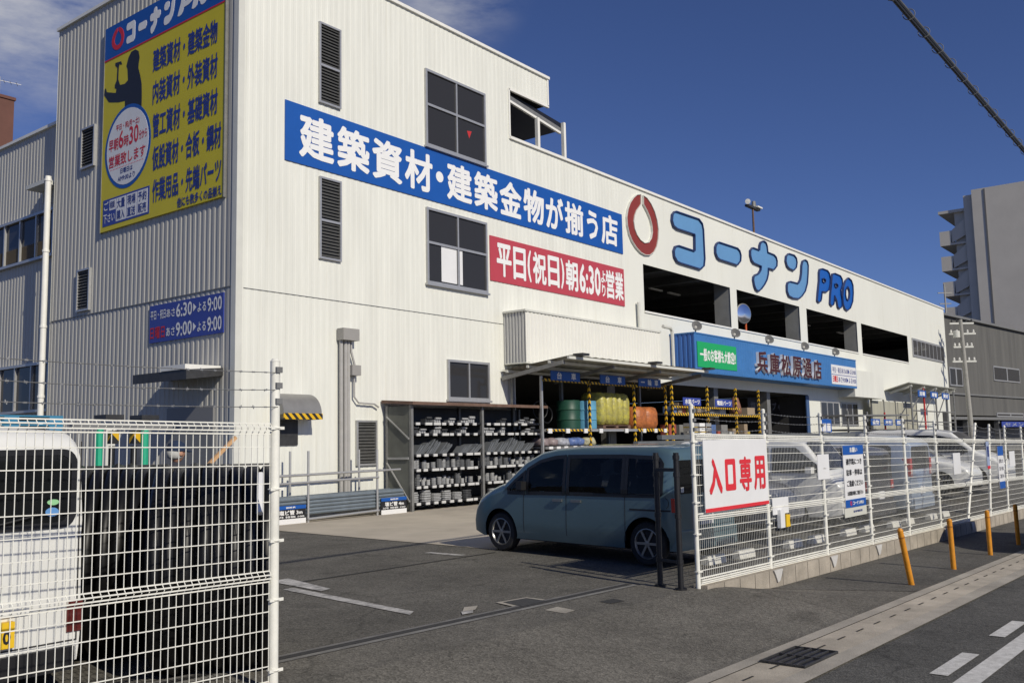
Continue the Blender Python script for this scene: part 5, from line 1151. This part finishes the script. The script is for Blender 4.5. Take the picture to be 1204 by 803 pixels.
    for sy in (1, -1):
        lx = S['lamp']; o = MB(); yy = wy(.03, (lx[1]+lx[2])/2); slab(o, FRR, sy*(yy-lx[0]) if sy > 0 else -yy-.008, yy+.008 if sy > 0 else -(yy-lx[0]), lx[1], lx[2], -.16, .012); o.build('tail_lamp', S.get('lampm', REDL), t)
        if lx[3]: o = MB(); u = sy*(yy-lx[0]*.5); slab(o, FRR, u-.04, u+.04, lx[1]+.02, lx[1]+(lx[2]-lx[1])*.4, .0, .016); o.build('reversing_lamp', CLEARL, t)
        o = MB(); zz = S['head'][1]; xx = L-S['head'][2]; hp = wy(xx, zz); o.hexa([(xx-.32, sy*(hp+.006), zz-.09), (L+.005, sy*(wy(L,zz)-.32), zz-.09), (L-.02, sy*(wy(L,zz)-.30), zz-.09), (xx-.3, sy*(hp-.05), zz-.09), (xx-.36, sy*(hp+.004), zz+.06), (L-.05, sy*(wy(L,zz)-.34), zz+.05), (L-.09, sy*(wy(L,zz)-.32), zz+.05), (xx-.32, sy*(hp-.05), zz+.06)]); o.build('headlight', CLEARL, t)
        o = MB(); mxp = S['mirror']; y = sy*wy(mxp, belt+.05); o.box(mxp-.06, mxp+.05, y, y+sy*S.get('mirw', .17), belt+.0, belt+.13); o.build('mirror', S.get('mirm', paint), t)
    o = MB(); o.box(-.045, .10, -Wd/2*.9, Wd/2*.9, zb+.02, zb+S.get('bh', .28)); o.build('rear_bumper', S.get('bump', paint), t)
    pc = S.get('plate', (0, .55)); o = MB(); slab(o, FRR, pc[0]-.165, pc[0]+.165, pc[1]-.082, pc[1]+.082, .0, S.get('pn', .025)); o.build('number_plate', S.get('platem', SIGNW), t)
    if S.get('digit'): text(t, S['digit'], FRR, pc[0]+.09, pc[0]+.14, pc[1]-.055, pc[1]+.03, S.get('pn', .025)+.004, INKK, .03)
    return t
MINIVAN = dict(L=3.92, W=1.70, H=1.66, belt=.97, zb=.2, wr=.30, wheels=(.44, 3.24), rt=.10, prof=[(0, 1.46), (.08, 1.57), (.35, 1.61), (1.5, 1.615), (2.05, 1.57), (2.5, 1.42), (3.15, 1.02), (3.5, .89), (3.78, .76), (3.92, .58)],
    windows=[[(.14, .99, 1.40), (.17, .95, 1.46), (.24, .93, 1.50), (.78, .92, 1.52)], [(.785, .92, 1.52), (1.85, .91, 1.51)], [(1.87, .91, 1.505), (2.1, .905, 1.46), (2.4, .90, 1.35), (2.66, .89, 1.22)], [(2.68, .89, 1.20), (3.05, .89, .99)]],
    seams=(.78, 1.86, 2.72), handles=((2.02, .835), (1.66, .835)), handlem=RIM, screen=(3.12, 2.15), rearwin=(.70, .98, 1.44, .08), lamp=(.13, .74, .93, True), head=(0, .72, .12), mirror=2.72, mirm=BLACK, mirw=.12, trims=((.05, .70, .76),), spokes=6, plate=(0, .62))
mob = vehicle('parked_car', 'teal minivan standing at the car park entrance', dict(MINIVAN, see=True, screen=(3.08, 2.25), windows=MINIVAN['windows'][:2]+[[(1.87, .91, 1.51), (2.1, .905, 1.495), (2.4, .90, 1.43), (2.66, .89, 1.30)], [(2.68, .89, 1.28), (2.9, .89, 1.13), (3.06, .89, 1.0)]], prof=[(0, 1.52), (.05, 1.59), (.3, 1.625), (1.7, 1.625), (2.1, 1.60), (2.4, 1.545), (2.72, 1.40), (3.02, 1.16), (3.14, 1.07), (3.45, .965), (3.74, .84), (3.87, .70), (3.92, .5)]), TEAL)
# rear-wheel near side contact at (11.44,6.63), heading from +X
ang = math.atan2(2.80, .27); mob.rotation_euler = (0, R(.0), ang)
hx = Vector((math.cos(ang), math.sin(ang), 0)); lx_ = Vector((-hx.y, hx.x, 0)); p = Vector((11.44, 6.63, 0))-hx*.44-lx_*(.80); mob.location = (p.x, p.y, .012)
mob.rotation_euler = (0, R(-.7), ang)
o = MB(); o.torus((.14, .815, .86), (0, 1, 0), .075, .004, 20, 5); o.build('fuel_cap', SEAM, mob)
o = MB(); slab(o, Fr((0,0,0),(0,-1,0),(0,0,1),(-1,0,0)), -.62, -.55, 1.0, 1.07, .004, .012); o.build('round_sticker', SIGNW, mob)
KEI = dict(L=3.4, W=1.475, H=1.83, belt=1.12, zb=.2, wr=.27, wheels=(.55, 2.45), tum=.06, rt=.025, rc=.075, prof=[(0, 1.70), (.06, 1.77), (.16, 1.82), (.6, 1.835), (2.4, 1.83), (2.75, 1.75), (3.2, 1.10), (3.4, .85)],
    windows=[[(.25, 1.17, 1.6), (.3, 1.14, 1.66), (1.15, 1.14, 1.68), (1.2, 1.16, 1.66)], [(1.28, 1.14, 1.68), (2.0, 1.14, 1.67), (2.05, 1.14, 1.66)], [(2.12, 1.13, 1.66), (2.6, 1.13, 1.66), (3.0, 1.13, 1.3)]], seams=(1.24, 2.08), handles=((1.35, 1.0), (2.2, 1.0)),
    screen=(3.15, 2.75), rearwin=(.635, 1.19, 1.66, .09), lamp=(.10, .46, .66, False), head=(0, .72, .08), mirror=2.9, spokes=8, plate=(.10, .51), platem=YELLOW, pn=.05, digit='0', bump=BLACK, cat='van', bh=.17, lampm=mat('shadowed_red_lamp', (0.10, 0.012, 0.01), 0.15, 0, coat=1))  # tail lamp red darkened to stand in for a missing cast shadow
kei = vehicle('parked_van', 'white van behind the left mesh fence with yellow number plate', KEI, CARWHITE)
kei.location = (2.61, 6.40, .06); kei.rotation_euler = (0, 0, R(90))
FRR = Fr((0, 0, 0), (0, -1, 0), (0, 0, 1), (-1, 0, 0))
o = MB(); o.prism(rrect(-.665, .665, 1.16, 1.69, .10), [rrect(-.625, .625, 1.20, 1.65, .085)], FRR, -.01, .014); o.build('window_seal', BLACK, kei)
o = MB(); slab(o, FRR, -.69, .69, .40, .408, .0, .006); slab(o, FRR, -.697, -.69, .40, 1.74, .0, .006); slab(o, FRR, .69, .697, .40, 1.74, .0, .006); o.build('hatch_seam', SEAM, kei)
o = MB(); slab(o, FRR, -.12, .36, .63, .70, .0, .035); o.build('hatch_handle', CARWHITE, kei)
o = MB(); o.cyl(FRR.p(0, 1.18, .03), FRR.p(.42, 1.26, .03), .008, n=6); o.cyl(FRR.p(0, 1.18, 0), FRR.p(0, 1.18, .04), .02, n=8); o.build('rear_wiper', BLACK, kei)
o = MB(); o.prism(ellipse(.50, 1.27, .045, .03, 20), [], FRR, .006, .012); o.build('blue_sticker', mat('sticker_blue', (0.12, 0.3, 0.6), 0.5), kei)
o = MB(); o.prism(ellipse(.505, 1.335, .04, .02, 20), [], FRR, .006, .012); o.build('green_sticker', mat('sticker_green', (0.3, 0.6, 0.3), 0.5), kei)
HATCH = dict(MINIVAN, mirm=CARWHITE, L=3.9, W=1.67, H=1.50, belt=.92, wheels=(.68, 3.15), wr=.29, prof=[(0, 1.05), (.12, 1.25), (.35, 1.42), (.8, 1.49), (1.7, 1.50), (2.2, 1.44), (2.95, .98), (3.6, .84), (3.82, .74), (3.9, .6)],
    windows=[[(.45, .98, 1.25), (.6, .94, 1.36), (1.3, .93, 1.41)], [(1.36, .93, 1.41), (1.95, .93, 1.40)], [(2.0, .93, 1.40), (2.3, .93, 1.33), (2.75, .93, 1.06)]], seams=(1.33, 1.98, 2.8), handles=((1.5, .86), (2.1, .86)), handlem=None or CARWHITE, screen=(2.9, 2.25), rearwin=(.6, .88, 1.04, .04), lamp=(.2, .72, .9, True), mirror=2.65, trims=(), head=(0, .68, .12))
BIGVAN = dict(MINIVAN, rt=.06, L=4.5, W=1.70, H=1.85, belt=1.08, wheels=(.8, 3.65), prof=[(0, 1.68), (.1, 1.78), (.5, 1.84), (2.3, 1.84), (3.0, 1.75), (3.75, 1.12), (4.2, .95), (4.4, .8), (4.5, .62)],
    windows=[[(.4, 1.12, 1.6), (.48, 1.1, 1.66), (1.6, 1.1, 1.68)], [(1.66, 1.1, 1.68), (2.5, 1.1, 1.66)], [(2.56, 1.1, 1.66), (3.0, 1.1, 1.57), (3.5, 1.1, 1.2)]], seams=(1.63, 2.53, 3.5), handles=((1.8, .98), (2.7, .98)), screen=(3.72, 3.02), rearwin=(.66, 1.1, 1.62, .08), lamp=(.13, .95, 1.35, True), mirror=3.35, trims=())
def park(o_, s_, t_, deg):   # rear centre at s,t ; heading angle relative to fence direction
    q = W(s_, t_); o_.location = (q.x, q.y, q.z+.005); o_.rotation_euler = (0, 0, R(-1.5+deg))
park(vehicle('parked_car', 'silver grey car parked nose in beside the entrance board', dict(HATCH, handlem=CARGREY), CARGREY), 5.9, 5.3, -90)
park(vehicle('parked_van', 'white boxy van parked nose in behind the blue notice', dict(KEI, cat='van', platem=SIGNW, digit=None, lampm=REDL), CARWHITE), 8.0, 4.4, -90)
bpy.data.objects['parked_van.001'].scale = (1, 1, .9)
park(vehicle('parked_car', 'charcoal minivan parked rear to the fence after the white van', dict(MINIVAN, handlem=CARDARK), CARDARK), 10.0, 1.15, 90)
park(vehicle('parked_car', 'pale blue minivan parked rear to the fence after the charcoal one', dict(BIGVAN, H=1.72, handlem=CARBLUE), CARBLUE), 13.0, 1.2, 90)
park(vehicle('parked_car', 'white hatchback seen side on behind the leaning fence post', dict(HATCH, handlem=CARWHITE), CARWHITE), 19.2, 5.4, -90)
park(vehicle('parked_van', 'white minivan farther back behind the white hatchback', dict(BIGVAN, handlem=CARWHITE, cat='van'), CARWHITE), 23.0, 5.9, -90)
rv = vehicle('parked_van', 'grey van parked on the road side at the right edge', dict(MINIVAN, handlem=CARGREY, cat='van'), CARGREY)
park(rv, 11.75, -2.70, 180)

# ------------------------------------------------------------------ things behind the left fence
CE = Vector((4.72, 6.10, .84)); CA = Vector((-math.cos(R(37.5)), math.sin(R(37.5)), 0))
for i in range(2):
    c0 = CE if i else Vector((4.53, 7.34, .84)); t = thing('hose_coil', (c0.x, c0.y, .06), ('left', 'right')[i]+' black corrugated drain hose coil standing behind the fence', 'hose coil', 'black hose coils')
    o = MB()
    for k in range(8): o.torus(c0+CA*(.055+k*.108)+Vector((0, 0, .022*random.uniform(-1, 1))), CA+Vector((.02*random.uniform(-1, 1), .02*random.uniform(-1, 1), 0)), .72, .057, 44, 10)
    o.build('hose', PLASTIC, t, smooth='all')
    o = MB(); o.cyl(c0+CA*.05, c0+CA*.82, .66, n=30, caps=True); o.build('inner_layers', PLASTIC, t)
    for k, a in enumerate((75,)):
        e = Vector((CA.y, -CA.x, 0))*math.cos(R(a))+Vector((0, 0, math.sin(R(a)))); o = MB(); o.beam(c0+e*.785, c0+CA*.86+e*.785, .03, .012, up=e); o.build('strap', BLACK, t)
o = MB(); o.tube([CE+CA*.10+Vector((-CA.y*math.cos(R(a)), CA.x*math.cos(R(a)), math.sin(R(a))))*.80 for a in (60, 50, 40, 32)], .026, 6); tag(o.build('plastic_strip', SIGNW, None), 'curved white plastic strip at the end of the hose coils', 'strip')
o = MB(); o.beam((5.52, 8.3, 1.50), (5.92, 8.29, 1.85), .035); tag(o.build('wooden_stick', WOOD, None), 'pale wooden stick leaning above the hose coils', 'stick')
# equipment stand with green posts
es = thing('equipment_stand', (4.7, 8.4, .06), 'green post stand with striped tool hangers behind hose coils', 'stand')
for x in (4.48, 4.93): o = MB(); o.cyl((x, 8.33, .06), (x-.01, 8.33, 1.94), .035, n=8); o.build('post', GREENP, es, smooth=True)
o = MB(); o.box(4.2, 5.2, 8.3, 8.36, 1.94, 1.99); o.build('top_bar', GREYM, es)
for x in (4.64, 4.86):
    o = MB(); o.box(x-.035, x+.035, 8.36, 8.44, 1.8, 1.92); h = o.build('hanger', HAZ, es); o = MB(); o.cyl((x, 8.42, 1.5), (x, 8.42, 1.78), .03, n=8); o.build('tool_handle', BLACK, h)
vp = thing('vent_pipe', (5.2, 9.35, .06), 'pair of capped flues standing before the shaded side wall', 'flue')
for x in (5.02, 5.42): o = MB(); o.box(x+.04, x+.14, 9.3, 9.42, .06, 2.06); p_ = o.build('duct', TRIM if x < 5.2 else GREYM, vp); o = MB(); o.box(x-.0, x+.20, 9.24, 9.48, 2.06, 2.11); o.build('cap', DARKM, p_)
# blue pallet stack at the far left
for k in range(14):
    if k == 0:
        o = MB(); o.box(-1.1, 1.1, -.55, .55, .11, .14); o.box(-1.1, 1.1, -.55, .55, 0, .025)
        for x in (-1.1, -.15, .8): o.box(x, x+.3, -.55, .55, .025, .11)
        pb = o.build('pallet', BLUEPL, None); tag(pb, 'blue plastic pallet in the tall stack at the far left', 'pallet', 'blue pallets in the tall stack'); ob = pb
    else: ob = pb.copy(); COL.objects.link(ob)
    ob.location = (8.35, 19.6, .05+k*.177); ob.rotation_euler = (0, 0, R(8))
# person standing behind the coils
pn = thing('person', (5.8, 9.3, .06), 'person in dark clothes and navy cap behind the hose coils', 'person')
me = bpy.data.meshes.new('sk'); J = [(0,0,.92),(0,0,1.15),(.02,0,1.36),(.05,0,1.46),(.07,0,1.55), (-.0,.18,1.38),(.02,.24,1.12),(.18,.2,.92),(.25,.19,.86), (0,-.18,1.38),(.02,-.24,1.12),(.18,-.2,.92),(.25,-.19,.86), (0,.1,.86),(.02,.11,.48),(0,.11,.08),(.14,.12,.04), (0,-.1,.86),(.02,-.11,.48),(0,-.11,.08),(.14,-.12,.04)]
E_ = [(0,1),(1,2),(2,3),(3,4),(2,5),(5,6),(6,7),(7,8),(2,9),(9,10),(10,11),(11,12),(0,13),(13,14),(14,15),(15,16),(0,17),(17,18),(18,19),(19,20)]
RR = [.14,.14,.15,.06,.06,.07,.05,.035,.04,.07,.05,.035,.04,.09,.065,.045,.04,.09,.065,.045,.04]
me.from_pydata(J, E_, []); ob = bpy.data.objects.new('sk', me); COL.objects.link(ob); md = ob.modifiers.new('s', 'SKIN')
for v, r_ in zip(me.skin_vertices[0].data, RR): v.radius = (r_, r_)
me.skin_vertices[0].data[0].use_root = True; ob.modifiers.new('d', 'SUBSURF').levels = 2
dg = bpy.context.evaluated_depsgraph_get(); m2 = bpy.data.meshes.new_from_object(ob.evaluated_get(dg)); bpy.data.objects.remove(ob); m2.materials.clear(); m2.materials.append(CLOTH)
for q in m2.polygons: q.use_smooth = True
bo = bpy.data.objects.new('body', m2); COL.objects.link(bo); bo.parent = pn
o = MB(); c = Vector((5.88, 9.3, 1.70)); P = []
for i in range(13):
    for j in range(16):
        a = PI*i/12; f = 2*PI*j/16; rx, ry, rz = .095, .075, .115; x = math.sin(a)*math.cos(f); y = math.sin(a)*math.sin(f); z = math.cos(a)
        jaw = 1-.25*max(0, -z); nose = .022 if (j in (0,) and i in (6, 7)) else 0; eye = -.006 if (j in (1, 15) and i == 5) else 0
        P.append(c+Vector((x*rx*jaw+nose+eye, y*ry*jaw, z*rz)))
o.add(P, [(i*16+j, i*16+(j+1) % 16, (i+1)*16+(j+1) % 16, (i+1)*16+j) for i in range(12) for j in range(16)]); hd_ = o.build('head', SKIN, pn, smooth='all')
o = MB(); o.lathe(c+Vector((-.005, 0, .02)), (0,0,1), [(.102, 0), (.103, .04), (.085, .085), (.04, .112), (0, .118)], 18); o.hexa([c+Vector((.07,-.06,.02)), c+Vector((.18,-.045,.005)), c+Vector((.18,.045,.005)), c+Vector((.07,.06,.02)), c+Vector((.07,-.06,.035)), c+Vector((.18,-.045,.015)), c+Vector((.18,.045,.015)), c+Vector((.07,.06,.035))]); o.build('cap', NAVY, pn, smooth=True)
o = MB(); o.lathe(c+Vector((-.022, 0, -.07)), (0,0,1), [(.05, 0), (.08, .02), (.088, .09)], 16); o.build('hair', HAIR, pn, smooth='all')
for sy in (1, -1): o = MB(); o.lathe(c+Vector((0, sy*.075, -.01)), (0, sy, 0), [(.022, 0), (.03, .008), (.02, .018), (0, .016)], 10); o.build('ear', SKIN, pn, smooth='all')

# ------------------------------------------------------------------ background
WQ = Vector((85, 19.8, 0)); WD = Vector((math.cos(R(-6.8)), math.sin(R(-6.8)), 0)); WN = Vector((WD.y, -WD.x, 0))
FH = Fr(WQ, WD, (0, 0, 1), WN)
wh = thing('warehouse', WQ, 'weathered dark grey clad warehouse right of the store', 'building')
o = MB(); slab(o, FH, -6, 60, 3.4, 11.9, -14, 0); o.build('wall', WAREH, wh)
o = MB(); slab(o, FH, -6.3, 60.3, 11.9, 12.1, -14.3, .3); o.build('roof_edge', GREYM, wh)
o = MB(); slab(o, FH, -6, 60, .0, 3.4, -14, -2.5); o.build('lower_wall', INT, wh)
o = MB(); slab(o, FH, -6, 60, 3.0, 3.25, -.3, .4); slab(o, FH, -6, 60, 5.15, 5.3, .02, .15); o.build('ledge', GREYM, wh)
for i in range(7): o = MB(); slab(o, FH, -4+i*8, -3.6+i*8, 0, 3.0, -.2, .2); o.build('column', GREYM, wh)
for a, b_, c_, d_ in ((1.0, 4.0, 5.9, 7.5), (12.2, 19.8, 6.7, 8.1), (12.2, 20, 3.3, 3.7), (24, 31, 6.7, 8.1)):
    o = MB(); slab(o, FH, a, b_, c_, d_, 0, .08); f = o.build('window', ALU, wh)
    for k in range(2): o = MB(); h = (b_-a)/2; slab(o, FH, a+.15+k*h, a+h-.15+k*h, c_+.12, d_-.12, .075, .09); o.build('pane', GLASS, f)
o = MB(); slab(o, FH, -6, 60, .1, 2.3, -2.4, -2.3); o.build('shutter', GREYM, wh)
t = board('cement_sign', FH, 12.0, 26, 2.35, 2.85, SIGNNAVY, 'dark blue sign with pale katakana under the warehouse eave', n0=.45, n1=.5); text(t, 'セメント', FH, 12.8, 20.0, 2.42, 2.76, .51, mat('dull_white_lettering', (0.35, 0.38, 0.42), 0.6), .01)
up = thing('utility_pole', (76.65, 16.2, 0), 'concrete utility pole with crossarms before the grey warehouse', 'utility pole')
o = MB(); o.cyl((76.65, 16.2, -.2), (76.4, 16.4, 10.4), .2, .13, n=12); o.build('pole', POLE, up, smooth=True)
AX = Vector((.63, -.78, 0))
for z, h in ((10.1, .9), (9.3, 1.0), (8.3, .75), (7.2, .9)):
    o = MB(); c = Vector((76.5, 16.35, z)); o.beam(c-AX*h, c+AX*h, .12, .12); ca = o.build('crossarm', TRIM, up)
    for f in (-.85, -.4, .4, .85): o = MB(); o.lathe(c+AX*h*f+Vector((0,0,.06)), (0,0,1), [(.04, 0), (.09, .05), (.05, .12), (.08, .17), (.03, .25)], 8); o.build('insulator', WHITE if z < 10 else DARKM, ca)
o = MB(); o.lathe((76.2, 16.7, 9.0), (0,0,1), [(.0, 0), (.25, .02), (.25, .5), (.1, .55)], 12); o.build('transformer', TRIM, up, smooth=True)
# apartment block
ab = thing('apartment_block', (105, 15, 0), 'tall grey apartment block with stepped balconies on the right', 'building')
o = MB(); o.box(105, 150, -12, 20.6, 0, 27.1); o.box(105.4, 150, 20.6, 21.5, 0, 26.7); o.build('wall', APT, ab)
o = MB(); o.box(104.95, 150, 19.3, 19.45, 0, 27.0); o.build('corner_groove', mat('apt_groove', (0.16, 0.158, 0.155), 0.9), ab)
o = MB(); o.box(105.6, 150, 21.5, 24.1, 25.15, 25.45); o.build('eave', APT, ab)
for k in range(9):
    z = 22.0-k*2.72
    o = MB(); o.box(105.6, 150, 21.5, 24.1, z-.3, z-.1); bl = o.build('balcony', APT, ab)
    o = MB(); o.box(105.6, 150, 23.95, 24.1, z-.1, z+1.25); o.box(105.6, 105.75, 22.9, 23.95, z-.1, z+1.25); o.build('parapet', APT, bl)
    o = MB(); o.hexa([(105.6,21.5,z+.6),(105.8,21.5,z+.6),(105.8,23.0,z-.1),(105.6,23.0,z-.1),(105.6,21.5,z+2.4),(105.8,21.5,z+2.4),(105.8,22.9,z+1.25),(105.6,22.9,z+1.25)]); o.build('stair_wall', APT, bl)
o = MB(); o.box(106, 150, 21.5, 22.6, 0, 25.2); o.build('inner_wall', APT, ab)
KA = 1.55
for ob in [ab]:
    ob.location = (105*KA, 15*KA, 1.72-1.72*KA); ob.scale = (KA, KA, KA)
# second small pole near the block
o = MB(); o.cyl((110, 25.0, 0), (110, 25.0, 18.3), .12, .08, n=8); o.beam((109.5, 25.6, 17.3), (110.5, 24.4, 17.3), .1); o.beam((109.6, 25.5, 16.1), (110.4, 24.5, 16.1), .1); tag(o.build('utility_pole', POLE, None), 'slim distant pole before the apartment balconies', 'utility pole')
# brown building at far left
bb = thing('brown_building', (30, 82, 0), 'brown tiled tower block behind the left wing', 'building')
o = MB(); o.box(22, 34.0, 78.6, 95, 0, 31); o.build('wall', BRICK, bb)
o = MB(); o.box(21.9, 34.1, 78.5, 95.1, 31, 31.25); o.build('parapet', BRICK, bb)
an = thing('roof_antenna', (33.2, 79.6, 31), 'thin television antenna on the brown building roof', 'antenna'); o = MB(); o.cyl((33.2, 79.6, 31.2), (33.2, 79.6, 33.1), .05, n=6); o.build('mast', ALU, an)
o = MB(); o.beam((31.6, 80.4, 33.0), (34.6, 78.8, 32.6), .04)
for k in range(7): c = Vector((31.8+k*.42, 80.3-k*.22, 32.97-k*.055)); o.beam(c-Vector((.25,.4,0)), c+Vector((.25,.4,0)), .03)
o.build('elements', ALU, an)
# overhead cable
oc = thing('overhead_cable', (9.35, 2.34, 6), 'black bundled overhead cable with ring hangers at top right', 'cable')
ca, cb_ = Vector((-20, 2.62, 6.15)), Vector((70, .9, 5.75)); pts = []
def cab(f): return ca.lerp(cb_, f)
def onl(x): return Vector((x, 2.37-.0095*(x-9.35), 6.0))
o = MB(); o.tube([onl(x) for x in (-25, 0, 20, 60)], .023, 8); o.tube([onl(x)+Vector((0, .0, -.036)) for x in (-25, 0, 20, 60)], .018, 8); o.build('cable', CABLE, oc, smooth=True)
o = MB(); o.tube([onl(x)+Vector((0, 0, .045)) for x in (-25, 0, 20, 60)], .009, 6); o.build('messenger_wire', GREYM, oc)
for k in range(60): 
    if k == 0: o = MB(); o.torus((0, 0, 0), (1, .25, 0), .058, .005, 14, 5); hg = o.build('ring_hanger', GREYM, oc); hb = hg
    else: hb = hg.copy(); COL.objects.link(hb); hb.parent = oc
    hb.location = onl(7+k*.55)-Vector((9.35, 2.34, 6))
o_ = hg.data
for v in o_.vertices: v.co += Vector((9.35, 2.34, 6))
